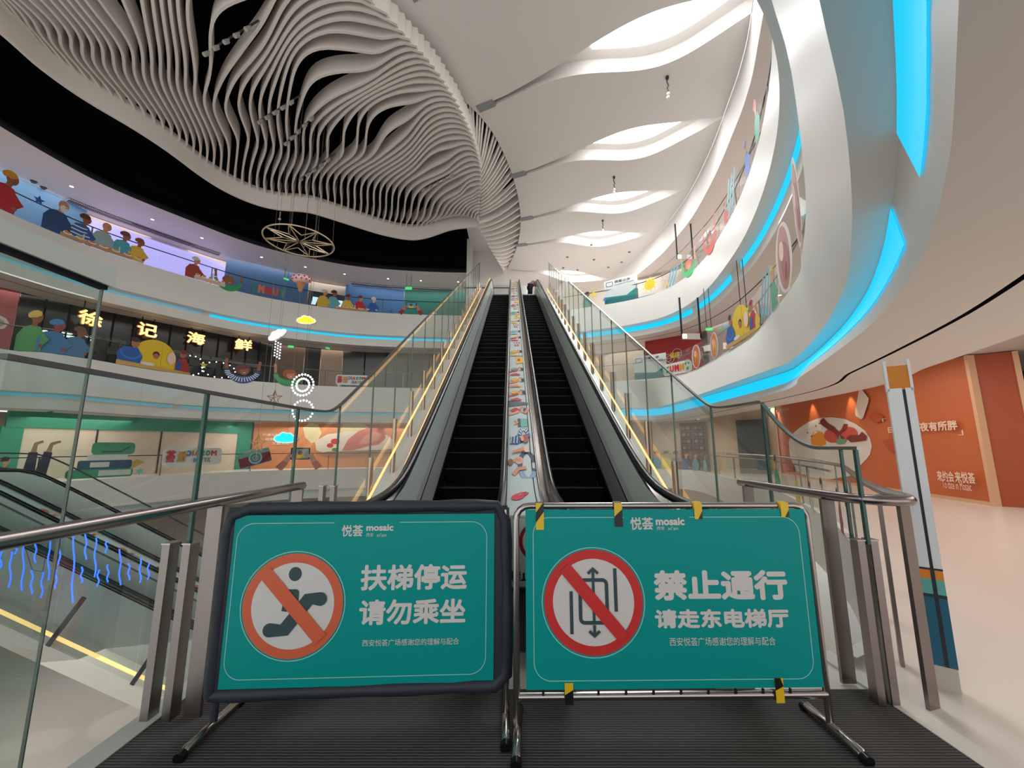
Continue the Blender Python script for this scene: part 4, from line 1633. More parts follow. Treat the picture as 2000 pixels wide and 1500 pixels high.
def restaurant(pl, w, t, pan):
    mb = MB()
    rnd = random.Random(5)
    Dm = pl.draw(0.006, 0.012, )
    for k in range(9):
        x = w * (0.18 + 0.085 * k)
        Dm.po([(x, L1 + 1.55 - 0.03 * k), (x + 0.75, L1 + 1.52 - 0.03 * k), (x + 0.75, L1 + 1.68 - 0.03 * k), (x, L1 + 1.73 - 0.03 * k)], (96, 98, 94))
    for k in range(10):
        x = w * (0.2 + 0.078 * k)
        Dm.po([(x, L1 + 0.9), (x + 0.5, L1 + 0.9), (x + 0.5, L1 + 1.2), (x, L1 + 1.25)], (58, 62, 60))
    Dm.mb.build('painted_reflection', pan)  # flat grey shapes paint reflections onto the dark glass
    g = pl.draw(0.006, 0.02)
    em = M((232, 238, 236), 0.5, emit=1.1, name='interior_lamp_glow')
    for (a, b, c, d) in ((82, 646, 94, 648), (120, 649, 142, 653), (122, 656, 148, 659), (165, 655, 180, 660), (176, 662, 183, 668)):
        ua, va = pl.uv(a, b)
        ub, vb = pl.uv(c, d)
        g.el((ua + ub) / 2, (va + vb) / 2, abs(ub - ua) / 2, max(abs(vb - va) / 2, 0.05), em)
    g.mb.build('interior_lamp', pan)


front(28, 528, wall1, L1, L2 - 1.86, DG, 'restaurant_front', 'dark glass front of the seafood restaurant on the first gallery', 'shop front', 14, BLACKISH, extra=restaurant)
front(529, 537, wall1, L1, L2 - 1.86, M((16, 16, 16), 0.4, name='black_recess'), 'column_panel', 'narrow black panel between the restaurant and a brown wall', 'panel')
front(538, 592, wall1, L1, L2 - 1.86, BROWN, 'wall_panel', 'brown wall panel behind the hanging lit rings', 'panel')
front(593, 624, wall1, L1, L2 - 1.86, M((24, 22, 20), 0.4, name='black_recess2'), 'lift_recess', 'black recess between two brown panels on the first gallery', 'panel')
front(625, 667, wall1, L1, L2 - 1.86, M((168, 144, 124), 0.5, name='beige_panel'), 'wall_panel', 'beige column panel beside the mirrored letter bubble', 'panel')
front(668, 960, wall1, L1, L2 - 1.86, DGL, 'shop_front', 'grey glass shop front with mullions behind the left escalator glass', 'shop front', 7)
# neon cloud inside the restaurant
pl, w = plane_on(offset(ring1, 3.0), 150, 260, L1 + 0.8)
mb = MB()
pts = [pl.uv(*p) for p in ((170, 676), (178, 672), (190, 677), (205, 681), (222, 684), (238, 688), (242, 694), (236, 700), (220, 699), (200, 697), (185, 694), (174, 692), (168, 684))]
mb.prism(pts, M((214, 160, 236), 0.5, emit=0.85, name='pink_neon'), pl.frame(), 0.06)
c = pl.at(*pts[4])
mb.build('neon_sign', label='pink glowing cloud shape inside the dark restaurant front', cat='neon sign', loc=c)

# second gallery, far side
front(-120, 160, wall2, L2, L3, M((92, 138, 178), 0.5, name='blue_hoarding'), 'hoarding', 'plain blue hoarding behind the bald bearded diner sticker', 'hoarding')
SCRN = M((176, 170, 236), 0.5, emit=0.8, name='lilac_screen')
front(161, 436, wall2, L2, L3 - 0.35, SCRN, 'light_screen', 'glowing lilac screen wall behind the diner stickers', 'screen')
front(437, 600, wall2, L2, L3, M((78, 116, 158), 0.5, name='blue_hoarding2'), 'hoarding', 'blue hoarding beside the lilac screen above the yellow cloud', 'hoarding')
front(601, 672, wall2, L2, L3 - 0.9, M((60, 66, 76), 0.3, name='dim_window_wall'), 'window_wall', 'dim wall with slanting bright panes on the second gallery', 'window wall',
      extra=lambda pl, w, t, pan: [(lambda D: (D.po([(w * (0.08 + 0.23 * k), L2 + 1.2), (w * (0.2 + 0.23 * k), L2 + 1.2), (w * (0.26 + 0.23 * k), L2 + 1.75), (w * (0.12 + 0.23 * k), L2 + 1.75)], M((190, 222, 246), 0.5, emit=0.9, name='bright_pane')), D.mb.build('bright_pane', pan)))(pl.draw(0.006, 0.02)) for k in range(4)])
front(673, 788, wall2, L2, L3, M((74, 122, 176), 0.5, name='blue_hoarding3'), 'hoarding', 'bright blue hoarding behind the red and blue diner stickers', 'hoarding')
front(789, 930, wall2, L2, L3, M((46, 124, 112), 0.5, name='sea_green_hoarding'), 'hoarding', 'sea green hoarding behind the sticker of hands holding a phone', 'hoarding')
# slatted vents along the soffit
for px0, px1, lab in ((150, 430, 'long dark slatted vent above the lilac screen'), (690, 890, 'dark slatted vent above the bright blue hoarding')):
    cv = offset(ring2, 2.9)
    a, b = on_curve(cv, px0, L3)[2], on_curve(cv, px1, L3)[2]
    seg = cv[int(a):int(b) + 1]
    mb = MB()
    mb.strip([Vector((p.x, p.y, L3 + 0.06)) for p in seg], [Vector((p.x, p.y, L3 + 0.06)) for p in offset(seg, 0.35)], BLACKISH)
    fine = resample(seg, 90)
    f2 = offset(fine, 0.35)
    for p, q in zip(fine, f2):
        mb.bar((p.x, p.y, L3 + 0.04), (q.x, q.y, L3 + 0.04), 0.05, 0.04, M((120, 118, 124), 0.5, name='vent_slat'))
    mb.build('ceiling_vent', label=lab, cat='vent', loc=(*seg[0], L3))

# our floor, right: the orange breakfast mural
pl = Plane((14.6, 21.8), (12.28, 10.4))
w = (Vector((14.6, 21.8)) - Vector((12.28, 10.4))).length
t = thing('mural_hoarding', 'orange mural of a fried breakfast plate on the wall beside the walkway', 'hoarding', (12.3, 10.4, 0))
bd = board_box(pl, w, 0, 3.92, ORANGE).build('panel', t)
mb = MB()
TRIM = M((222, 176, 140), 0.4, name='pale_trim')
mb.box((w - 0.02, -0.06, 0), (w + 0.08, 0.1, 3.92), TRIM, pl.frame(0.0))
mb.box((0, -0.04, 0), (w, 0.0, 0.09), TRIM, pl.frame(0.0))
mb.box((-0.05, -0.04, 0), (0.02, 0.1, 3.92), TRIM, pl.frame(0.0))
mb.build('edge_trim', t)
D = pl.draw(0.004, 0.01)
plate = [(1541, 862), (1546, 850), (1560, 837), (1580, 824), (1602, 816), (1626, 815), (1650, 818), (1672, 828), (1690, 841), (1700, 856), (1704, 872), (1700, 888), (1694, 896), (1660, 930), (1600, 940), (1556, 920), (1543, 890)]
px_po(pl, D, plate, (228, 220, 212))
px_po(pl, D, [(1551, 862), (1556, 850), (1568, 840), (1590, 832), (1600, 846), (1590, 880), (1600, 920), (1570, 910), (1554, 886)], (214, 206, 198))
px_po(pl, D, [(1584, 858), (1588, 846), (1597, 841), (1607, 844), (1614, 856), (1614, 868), (1600, 874), (1586, 868)], (222, 140, 44))
px_po(pl, D, [(1588, 850), (1594, 843), (1600, 842), (1593, 848)], (244, 214, 180))
D.el(*pl.uv(1627, 851), 0.62, 0.30, (204, 84, 66))
D.el(*pl.uv(1659, 846), 0.55, 0.25, (208, 86, 74))
px_po(pl, D, [(1603, 822), (1610, 816), (1618, 826), (1632, 834), (1642, 848), (1652, 856), (1650, 866), (1640, 858), (1632, 846), (1618, 838), (1604, 828)], (126, 44, 30))
px_po(pl, D, [(1636, 848), (1646, 838), (1650, 828), (1658, 828), (1656, 838), (1646, 846), (1640, 854)], (140, 50, 34))
px_po(pl, D, [(1655, 856), (1662, 850), (1680, 850), (1686, 843), (1696, 852), (1694, 860), (1680, 862), (1664, 864)], (130, 44, 34))
px_po(pl, D, [(1634, 864), (1640, 856), (1643, 848), (1646, 857), (1656, 858), (1652, 866), (1640, 868)], (116, 158, 124))
for p in ((1596, 832), (1603, 827), (1580, 845), (1588, 852)):
    D.el(*pl.uv(*p), 0.05, 0.04, (90, 80, 60))
px_po(pl, D, [(1682, 762), (1688, 761), (1701, 778), (1700, 786), (1690, 816), (1686, 819), (1675, 812), (1674, 803)], (222, 206, 196))
px_po(pl, D, [(1700, 810), (1712, 805), (1728, 812), (1730, 820), (1716, 826), (1704, 820)], (188, 84, 40))
px_po(pl, D, [(1728, 862), (1744, 856), (1770, 862), (1790, 850), (1800, 866), (1776, 880), (1744, 882)], (184, 82, 38))
LW = (240, 212, 192)
for s_, a, b, bold in (('「', (1729, 824), (1736, 817), 0.0), ('日有所思', (1741, 846), (1797, 830), 0.035), (',', (1799, 846), (1803, 838), 0.0), ('夜有所胖', (1805, 843), (1876, 820), 0.035), ('」', (1880, 850), (1889, 840), 0.0),
                       ('来约会', (1840, 939), (1870, 921), 0.02), ('来悦荟', (1876, 942), (1912, 923), 0.02), ("To date in Mosaic", (1851, 953), (1906, 943), 0.0),
                       ('悦荟', (1521, 807), (1531, 798), 0.0), ('MOSAIC', (1533, 803), (1545, 797), 0.0)):
    ua, va = pl.uv(*a)
    ub, vb = pl.uv(*b)
    D.tx(s_, ua, ub, min(va, vb), max(va, vb), LW, bold)
D.mb.build('mural_print', bd)
for px, py in ((1588, 800), (1662, 782), (1520, 812)):
    u, _ = pl.uv(px, py)
    _d = bpy.data.lights.new('wall_washer', 'SPOT')
    _d.energy, _d.spot_size, _d.spot_blend, _d.shadow_soft_size = 90, radians(52), 0.7, 0.04
    _d.color = (1.0, 0.86, 0.66)
    _o = bpy.data.objects.new('wall_washer', _d)
    _o.location = pl.at(u, 3.85, 0.32)
    _o.rotation_euler = (pl.at(u, 2.3, 0.0) - pl.at(u, 3.85, 0.32)).to_track_quat('-Z', 'Y').to_euler()
    COL.objects.link(_o)
pl2 = Plane((12.36, 10.38), (12.95, 9.9))
t = thing('orange_pier', 'plain orange pier with pale edging at the end of the breakfast mural', 'pier', (12.4, 10.3, 0))
board_box(pl2, 0.76, 0, 3.92, M((168, 74, 34), 0.5, name='deep_orange')).build('panel', t)
mb = MB()
mb.box((0.70, -0.05, 0), (0.80, 0.1, 3.92), TRIM, pl2.frame())
mb.build('edge_trim', t)
mb = MB()
mb.box((13.0, 8.2, 0), (13.3, 9.95, 3.4), M((44, 28, 20), 0.4, name='dark_wood'))
mb.box((13.0, 4.0, 0), (13.3, 8.2, 3.92), M((40, 30, 24), 0.4, name='dark_wood2'))
mb.box((12.96, 8.4, 0.0), (13.0, 9.0, 2.6), M((96, 92, 88), 0.3, name='grey_door'))
mb.build('dark_doorway', label='dark brown doorway beyond the orange pier', cat='doorway', loc=(13.1, 9, 0))
mb = MB()
mb.box((16.5, -4, 0), (16.8, 22, 4.2), WB)
struct(mb, 'wall_right')

# shops seen through the right-hand glass on our floor
back = [Vector((3.0, 30.0)), Vector((9.5, 28.8)), Vector((14.4, 21.6))]
mb = MB()
mb.strip([Vector((p.x, p.y, 0)) for p in back], [Vector((p.x, p.y, 4.0)) for p in back], M((212, 190, 168), 0.6, name='cream_wall'))
mb.strip([Vector((p.x, p.y, -4.9)) for p in back], [Vector((p.x, p.y, -1.1)) for p in back], M((200, 176, 150), 0.6, name='cream_wall2'))
struct(mb, 'wall_far_right')
pl = Plane((9.2, 28.6), (14.2, 21.6))
t = thing('menu_wall', 'dark wall of framed black menu pictures behind the glass of the right escalator', 'menu wall', (10, 27.5, 0))
ua, ub = pl.uv(1328, 820)[0], pl.uv(1378, 820)[0]
mb = MB()
mb.box((ua, 0, 0.2), (ub, 0.1, 3.0), M((92, 76, 66), 0.5, name='menu_brown'), pl.frame(0.1))
bd = mb.build('panel', t)
for i in range(2):
    for j in range(6):
        u = ua + (ub - ua) * (0.06 + 0.48 * i)
        mb = MB()
        mb.box((u, -0.03, 0.4 + j * 0.42), (u + (ub - ua) * 0.40, 0.0, 0.74 + j * 0.42), M((44, 36, 34), 0.4, name='menu_black'), pl.frame(0.1))
        for k in range(2):
            mb.box((u + (ub - ua) * (0.04 + 0.18 * k), -0.04, 0.48 + j * 0.42), (u + (ub - ua) * (0.16 + 0.18 * k), -0.03, 0.66 + j * 0.42), M((112, 74, 62) if (i + j + k) % 2 else (130, 118, 108), 0.4, name='menu_dish'), pl.frame(0.1))
        mb.build('menu_picture', bd)
ua, ub = pl.uv(1440, 840)[0], pl.uv(1500, 840)[0]
mb = MB()
mb.box((ua, 0, 0), (ub, 0.1, 3.0), M((92, 96, 98), 0.3, name='grey_glass_front'), pl.frame(0.1))
mb.build('shop_front', label='grey shop front behind the lowest dip of the right glass screen', cat='shop front', loc=tuple(pl.at(ua, 0)))

# first gallery, right: red food shop
pl, w = plane_on(offset(ring1, 3.2), 1262, 1375, L1 + 1.5)
t = thing('shop_front', 'red food shop front with white line drawings on the first gallery', 'shop front', (*pl.p0.xy, L1))
bd = board_box(pl, w, L1, L1 + 2.95, M((168, 44, 44), 0.5, name='red_shop')).build('panel', t)
D = pl.draw(0.006, 0.02)
rnd = random.Random(2)
for k in range(16):
    D.ring(w * rnd.uniform(0.35, 0.98), L1 + rnd.uniform(0.6, 1.9), rnd.uniform(0.1, 0.28), 0.03, (228, 190, 176), 14)
D.tx('美味', w * 0.45, w * 0.62, L1 + 1.55, L1 + 1.95, (246, 200, 60), 0.03)
D.mb.build('shop_print', bd)
pl, w = plane_on(offset(ring1, 3.2), 1376, 1480, L1 + 1.5)
t = thing('shop_front', 'pale pink shop wall behind the yellow arch sticker', 'shop front', (*pl.p0.xy, L1))
board_box(pl, w, L1, L1 + 2.95, M((206, 186, 182), 0.5, name='pink_wall')).build('panel', t)
for i, (a, b) in enumerate(((1376, 1384), (1452, 1460))):
    u0, u1 = pl.uv(a, 690)[0], pl.uv(b, 690)[0]
    mb = MB()
    mb.box((u0, -0.1, L1), (u1, 0.0, L1 + 2.9), M((92, 88, 86), 0.5, name='grey_column'), pl.frame())
    mb.build('column_strip', t)
# second gallery, right: hoardings behind the stickers
pl, w = plane_on(offset(ring2, 3.2), 1225, 1345, L2 + 1.2)
t = thing('hoarding', 'blue hoarding behind the sun sticker on the second gallery', 'hoarding', (*pl.p0.xy, L2))
board_box(pl, w, L2, L2 + 1.3, M((74, 124, 160), 0.5, name='blue_hoarding4')).build('panel', t)
pl, w = plane_on(offset(ring2, 3.2), 1346, 1450, L2 + 1.2)
t = thing('hoarding', 'pale hoarding behind the two sprung figures with raised arms', 'hoarding', (*pl.p0.xy, L2))
board_box(pl, w, L2, L3 - 0.1, M((206, 200, 196), 0.5, name='pale_hoarding')).build('panel', t)


# ================================================================== glass rails of the galleries
def gallery_rail(curve, z, a, b, label, pane_len=2.1, rail_h=1.0, glass_h=1.22, dark=True):
    seg = [p for p in curve[int(a * (len(curve) - 1)):int(b * (len(curve) - 1)) + 1]]
    L = length(seg)
    n = max(2, int(L / pane_len))
    fine = resample(seg, n * 4 + 1)
    g = offset(fine, 0.07)
    m_ = fine[len(fine) // 2]
    t = thing('gallery_rail', label, 'glass rail', (m_.x, m_.y, z))
    for k in range(n):
        q = g[k * 4:k * 4 + 5]
        q = [q[0].lerp(q[1], 0.03)] + q[1:4] + [q[4].lerp(q[3], 0.03)]
        mb = MB()
        mb.slab([Vector((p.x, p.y, z + 0.05)) for p in q], [Vector((p.x, p.y, z + glass_h)) for p in q], Vector((0, 0, 0.006)), GLASS)
        mb.build('pane', t)
    r = offset(fine, 0.16)
    mb = MB()
    mb.tube([Vector((p.x, p.y, z + rail_h)) for p in r], 0.024, M((52, 46, 46), 0.35, 0.5, name='dark_rail') if dark else STEELD, 6)
    mb.build('handrail', t)
    for k in range(0, n + 1, 2):
        p = r[k * 4]
        mb = MB()
        mb.box((p.x - 0.02, p.y - 0.02, z), (p.x + 0.02, p.y + 0.02, z + rail_h), STEELD)
        mb.build('post', t)
    return t


gallery_rail(ring2, L2, 0.05, 0.49, 'glass rail of the upper gallery below the black band')
gallery_rail(ring2, L2, 0.565, 0.97, 'glass rail of the upper gallery curving under the skylights')
gallery_rail(ring1, L1, 0.05, 0.53, 'glass rail in front of the seafood restaurant', dark=False)
gallery_rail(ring1, L1, 0.56, 0.93, 'glass rail of the lower gallery in front of the red food shop', dark=False)
gallery_rail(ring0L, 0, 0.05, 0.97, 'thin rail with glass before the green framed hoarding', dark=True, glass_h=1.35, rail_h=1.05)
gallery_rail(ring0R, 0, 0.22, 0.80, 'glass rail on the rounded white edge of our floor', dark=False)


# ------------------------------------------------------------------ stickers on that glass
def sticker(curve, z, px, hpx, fn, label, cat='sticker', name='sticker', base=0.07, mirror=False, off=-0.02, group=None):
    h = on_curve(offset(curve, off), px, z + 0.5)
    if curve is ring2 and px < 900:
        hpx *= 0.74
    if h is None:
        print('no place for', label)
        return
    p, t, _ = h
    s = p.length
    H = hpx / F * s * 0.99
    n = Vector((t.y, -t.x))                 # inwards, to the hall
    r = Vector((0, 0, 1)).cross(Vector((n.x, n.y, 0))) * -1
    r = Vector((-n.y, n.x, 0))
    if r.cross(Vector((0, 0, 1))).dot(Vector((n.x, n.y, 0))) < 0:
        r = -r
    D = Draw((p.x, p.y, z + base), r, (0, 0, 1), 0.003, None, False)
    D.s = H
    if mirror:
        nn = D.n.copy()
        D.r = -D.r
        D.n = nn
    fn(D)
    D.mb.build(name, label=label, cat=cat, group=group, loc=(p.x, p.y, z + base))


def diner(body, skin, hair, stripe=None, beard=None, lean=0.06, table=True):
    def f(D):
        D.po([(-0.26, 0.0), (0.24, 0.0), (0.26, 0.30), (0.17, 0.56), (0.02, 0.62), (-0.16, 0.56), (-0.27, 0.36)], body)
        if stripe:
            for k in range(4):
                D.li([(-0.24, 0.12 + 0.12 * k), (0.0, 0.10 + 0.12 * k), (0.22, 0.15 + 0.11 * k)], 0.035, stripe)
        D.li([(0.12, 0.46), (0.32, 0.26), (0.20, 0.14)], [0.14, 0.11, 0.09], body)
        D.el(0.22, 0.13, 0.05, 0.05, skin)
        D.li([(lean * 0.6, 0.58), (lean, 0.70)], 0.11, skin)
        D.el(lean + 0.02, 0.78, 0.11, 0.135, skin)
        if hair:
            D.el(lean - 0.02, 0.87, 0.12, 0.085, hair)
            D.el(lean - 0.11, 0.84, 0.06, 0.07, hair)
        if beard:
            D.el(lean + 0.03, 0.70, 0.08, 0.10, beard)
        D.el(lean + 0.06, 0.80, 0.012, 0.015, (40, 34, 34), n=8)
        D.li([(lean + 0.04, 0.73), (lean + 0.09, 0.74)], 0.012, (150, 60, 50))
    return f


def arms_up(body, skin, hair, stripe=None, both=True, tall=1.0):
    def f(D):
        path = arc(0, 0.42, 0.52, 0.40, pi * 1.02, 2 * pi * (0.99 if both else 0.92), 18)
        D.li(path, [0.12] + [0.15] * 4 + [0.2 + 0.1 * sin(pi * k / 9) for k in range(10)] + [0.15] * 3 + [0.12], body)
        if stripe:
            for k in range(1, 17):
                a, b = Vector(path[k]), Vector(path[k]) - Vector((0, 0.42))
                b.normalize()
                D.li([Vector(path[k]) - b * 0.085, Vector(path[k]) + b * 0.085], 0.035, stripe)
        D.li([(-0.52, 0.42), (-0.54, 0.66 * tall)], [0.12, 0.09], body if tall > 1 else skin)
        D.el(-0.55, 0.72 * tall, 0.06, 0.10, skin)
        if both:
            D.li([(0.52, 0.42), (0.54, 0.62 * tall)], [0.12, 0.09], skin)
            D.el(0.55, 0.70 * tall, 0.06, 0.09, skin)
        D.el(0.0, 0.42, 0.26, 0.20, hair)
        D.el(0.05, 0.36, 0.15, 0.17, skin)
        D.el(-0.01, 0.50, 0.20, 0.08, hair)
        D.li([(0.02, 0.29), (0.10, 0.30)], 0.02, (240, 236, 230))
    return f


def star(col, n=5, inner=0.42):
    def f(D):
        D.po([((0.5 if i % 2 == 0 else 0.5 * inner) * sin(pi * i / n), 0.5 + (0.5 if i % 2 == 0 else 0.5 * inner) * cos(pi * i / n)) for i in range(2 * n)], col)
    return f


def table_food(w, col=(196, 142, 84)):
    def f(D):
        D.po(rrect(-w, w, 0.0, 0.34, 0.1), col)
        for k in range(5):
            x = -w * 0.8 + w * 0.4 * k
            D.el(x, 0.42, w * 0.15, 0.14, (224, 228, 228))
            D.el(x, 0.48, w * 0.1, 0.10, (214, 120 + 20 * (k % 3), 80))
        D.li([(w * 0.1, 0.4), (w * 0.1, 0.95)], 0.12, (188, 214, 220))
    return f


def phone_hands(sleeve, skin, screen):
    def f(D):
        D.li([(-0.85, 0.0), (-0.55, 0.35)], [0.34, 0.26], sleeve)
        D.li([(0.85, 0.0), (0.6, 0.35)], [0.34, 0.26], sleeve)
        D.li([(-0.58, 0.32), (-0.42, 0.62), (-0.30, 0.74)], [0.24, 0.22, 0.12], skin)
        D.li([(0.62, 0.32), (0.46, 0.62), (0.34, 0.74)], [0.24, 0.22, 0.12], skin)
        D.po(rrect(-0.40, 0.42, 0.42, 0.98, 0.06), (28, 34, 44))
        D.po([(-0.34, 0.47), (0.36, 0.47), (0.36, 0.93), (-0.34, 0.93)], screen)
        D.el(0.0, 0.58, 0.22, 0.11, (232, 196, 60))
        D.el(0.0, 0.74, 0.10, 0.10, (92, 62, 52))
        D.el(-0.36, 0.60, 0.05, 0.08, skin)
        D.el(0.38, 0.60, 0.05, 0.08, skin)
    return f


def logo_bubble(D):
    D.po(rrect(-1.3, 1.3, 0.12, 0.98, 0.2), (218, 222, 220))
    D.po([(0.9, 0.14), (1.05, -0.06), (1.15, 0.14)], (218, 222, 220))
    xs = -1.05
    for ch, w, col in (('M', 0.28, (196, 52, 56)), ('O', 0.22, (60, 140, 92)), ('S', 0.2, (70, 150, 110)), ('A', 0.24, (204, 70, 60)), ('I', 0.08, (196, 120, 60)), ('C', 0.2, (78, 130, 180))):
        D.tx(ch, xs, xs + w, 0.58, 0.86, col, 0.09)
        xs += w + 0.03
    xs = -0.78
    for ch, w, col in (('X', 0.18, (178, 140, 80)), ('I', 0.06, (96, 150, 170)), ("'", 0.05, (96, 150, 170)), ('A', 0.2, (196, 60, 56)), ('N', 0.18, (90, 140, 190))):
        D.tx(ch, xs, xs + w, 0.26 if ch != "'" else 0.40, 0.50, col, 0.09)
        xs += w + 0.03
    D.tx('悦', 0.32, 0.72, 0.30, 0.84, (204, 150, 72), 0.05)
    D.tx('荟', 0.78, 1.18, 0.28, 0.88, (190, 52, 60), 0.05)


def yummy(D):
    D.po(rrect(-1.15, 1.15, 0.05, 0.85, 0.3), (226, 230, 228))
    for i, (ch, col) in enumerate(zip('YUMMY', ((64, 158, 98), (214, 92, 60), (200, 54, 60), (224, 160, 50), (60, 140, 92)))):
        D.tx(ch, -0.98 + 0.40 * i, -0.62 + 0.40 * i, 0.22, 0.70, col, 0.10)


def yummy_bare(D):
    for i, (ch, col) in enumerate(zip('YUMMY', ((64, 158, 98), (214, 92, 60), (200, 54, 60), (224, 120, 90), (60, 140, 92)))):
        D.tx(ch, -0.98 + 0.40 * i, -0.64 + 0.40 * i, 0.16 + 0.04 * (i % 2), 0.72 + 0.04 * (i % 2), col, 0.07)


def arch_table(D):
    D.po([(-0.62, 0.0)] + arc(0.0, 0.35, 0.62, 0.62, pi, 0, 18) + [(0.62, 0.0)], (232, 196, 34))
    D.li([(0.18, 0.02), (0.18, 0.9)], 0.02, (206, 168, 30))
    D.el(0.02, 0.50, 0.10, 0.10, (70, 40, 36))
    D.el(0.02, 0.44, 0.08, 0.09, (180, 110, 80))
    D.po([(-0.95, 0.0), (-0.42, 0.0), (-0.34, 0.34), (-0.50, 0.60), (-0.86, 0.58), (-1.02, 0.36)], (36, 92, 170))
    D.li(arc(-0.66, 0.45, 0.26, 0.22, pi, 2 * pi, 10), 0.05, (60, 124, 200))
    D.el(-0.58, 0.72, 0.11, 0.14, (176, 108, 84))
    D.el(-0.60, 0.84, 0.12, 0.08, (56, 38, 40))
    D.po([(0.62, 0.0), (1.02, 0.0), (1.05, 0.32), (0.90, 0.55), (0.70, 0.5), (0.60, 0.28)], (182, 44, 52))
    D.po([(0.60, 0.12), (0.78, 0.12), (0.80, 0.40), (0.66, 0.44)], (44, 84, 160))
    D.el(0.80, 0.66, 0.10, 0.12, (176, 108, 84))
    D.el(0.81, 0.76, 0.11, 0.07, (150, 40, 48))
    D.el(0.46, 0.46, 0.13, 0.20, (240, 206, 190))
    D.po([(-1.0, 0.0), (1.1, 0.0), (1.1, 0.09), (-1.0, 0.13)], (206, 164, 92))
    D.el(-0.2, 0.15, 0.2, 0.05, (220, 224, 220))


def books(D):
    D.po(rrect(-0.75, 0.65, 0.0, 0.24, 0.08), (64, 150, 110))
    D.po([(-0.1, 0.05), (0.6, 0.05), (0.6, 0.2), (-0.1, 0.2)], (206, 212, 206))
    D.po(rrect(-0.55, 0.60, 0.24, 0.48, 0.05), (50, 86, 110))
    D.po([(-0.3, 0.29), (0.1, 0.29), (0.1, 0.43), (-0.3, 0.43)], (206, 212, 206))
    D.po(rrect(-0.38, 0.48, 0.48, 0.64, 0.05), (206, 214, 206))
    D.po(rrect(-0.32, 0.62, 0.64, 0.98, 0.1), (64, 150, 110))
    D.li([(-0.1, 0.72), (0.3, 0.72), (0.5, 0.86)], 0.04, (36, 90, 70))
    D.po([(0.6, 0.2), (0.9, 0.4), (0.7, 0.5), (0.6, 0.4)], (196, 164, 96))


def legs(D):
    D.li([(-0.9, 0.15), (-0.2, 0.12), (0.1, 0.16)], [0.16, 0.22, 0.3], (72, 72, 96))
    D.li([(-0.05, 0.1), (-0.02, 0.7)], [0.26, 0.18], (72, 72, 96))
    D.li([(0.18, 0.1), (0.28, 0.7)], [0.26, 0.18], (72, 72, 96))
    D.li([(-0.02, 0.7), (0.0, 0.9), (0.14, 0.96)], [0.12, 0.09, 0.06], (196, 158, 140))
    D.li([(0.28, 0.7), (0.32, 0.9), (0.5, 0.96)], [0.12, 0.09, 0.06], (196, 158, 140))


def camera_sticker(D):
    a = 0.28
    R = lambda pts: [(x * cos(a) - y * sin(a), 0.5 + x * sin(a) + y * cos(a)) for x, y in pts]
    D.po(R(rrect(-0.72, 0.72, -0.38, 0.36, 0.1)), (120, 176, 176))
    D.po(R([(-0.72, -0.34), (0.72, -0.34), (0.72, 0.14), (-0.72, 0.14)]), (128, 50, 62))
    D.po(R(rrect(-0.4, 0.1, 0.34, 0.46, 0.04)), (168, 206, 204))
    D.el(0.02, 0.5, 0.31, 0.31, (168, 206, 204))
    D.el(0.02, 0.5, 0.23, 0.23, (70, 140, 146))
    D.ring(0.02, 0.5, 0.14, 0.04, (168, 206, 204), 20)


def sun(D):
    D.el(0, 0.58, 0.32, 0.30, (240, 200, 40))
    for k in range(9):
        a = 2 * pi * k / 9
        D.li([(0.34 * cos(a), 0.58 + 0.34 * sin(a)), (0.45 * cos(a), 0.58 + 0.44 * sin(a))], 0.05, (240, 200, 40))
    for k in range(5):
        D.li([(-0.4 + 0.2 * k, 0.12), (-0.36 + 0.2 * k, 0.26)], 0.03, (200, 224, 236))


def slides(D):
    for k in range(3):
        D.li([(-0.5 + 0.25 * k, 0.0), (0.0 + 0.25 * k, 0.95)], 0.1, (84, 168, 190))


def dish(c1, c2):
    def f(D):
        D.el(0, 0.5, 0.42, 0.5, (214, 206, 204), n=28)
        D.el(0, 0.5, 0.30, 0.46, c1, n=28)
        D.el(0.06, 0.42, 0.2, 0.28, c2)
        D.el(-0.05, 0.62, 0.12, 0.14, (236, 190, 180))
        D.li([(0.0, 0.2), (0.1, 0.4)], 0.05, (200, 60, 56))
    return f


def cloud_pts(n=48):
    """outline of a cloud: the outer edge of a few overlapping discs"""
    discs = ((-0.62, -0.06, 0.34, 0.27), (-0.22, 0.10, 0.36, 0.36), (0.24, 0.06, 0.38, 0.34), (0.64, -0.08, 0.34, 0.25), (0.0, -0.16, 0.55, 0.26), (-0.40, -0.18, 0.26, 0.22), (0.42, -0.18, 0.28, 0.24))
    pts = []
    for i in range(n):
        a = 2 * pi * i / n
        dx, dy = cos(a), 0.5 * sin(a)
        best = 0
        for cx, cy, rx, ry in discs:
            A_ = (dx / rx) ** 2 + (dy / ry) ** 2
            B_ = -2 * (dx * cx / rx ** 2 + dy * cy / ry ** 2)
            C_ = (cx / rx) ** 2 + (cy / ry) ** 2 - 1
            q = B_ * B_ - 4 * A_ * C_
            if q > 0:
                best = max(best, (-B_ + sqrt(q)) / (2 * A_))
        pts.append((dx * best, dy * best))
    return pts


def cloud_print(D):
    D.po([(x * 0.8, 0.5 + y * 0.8) for x, y in cloud_pts()], (224, 236, 236))


SK1, SK2, SK3 = (206, 144, 112), (150, 92, 70), (232, 190, 160)
NV, TL_, YL, RD, GR = (36, 72, 122), (66, 160, 176), (220, 180, 56), (182, 40, 52), (44, 158, 92)
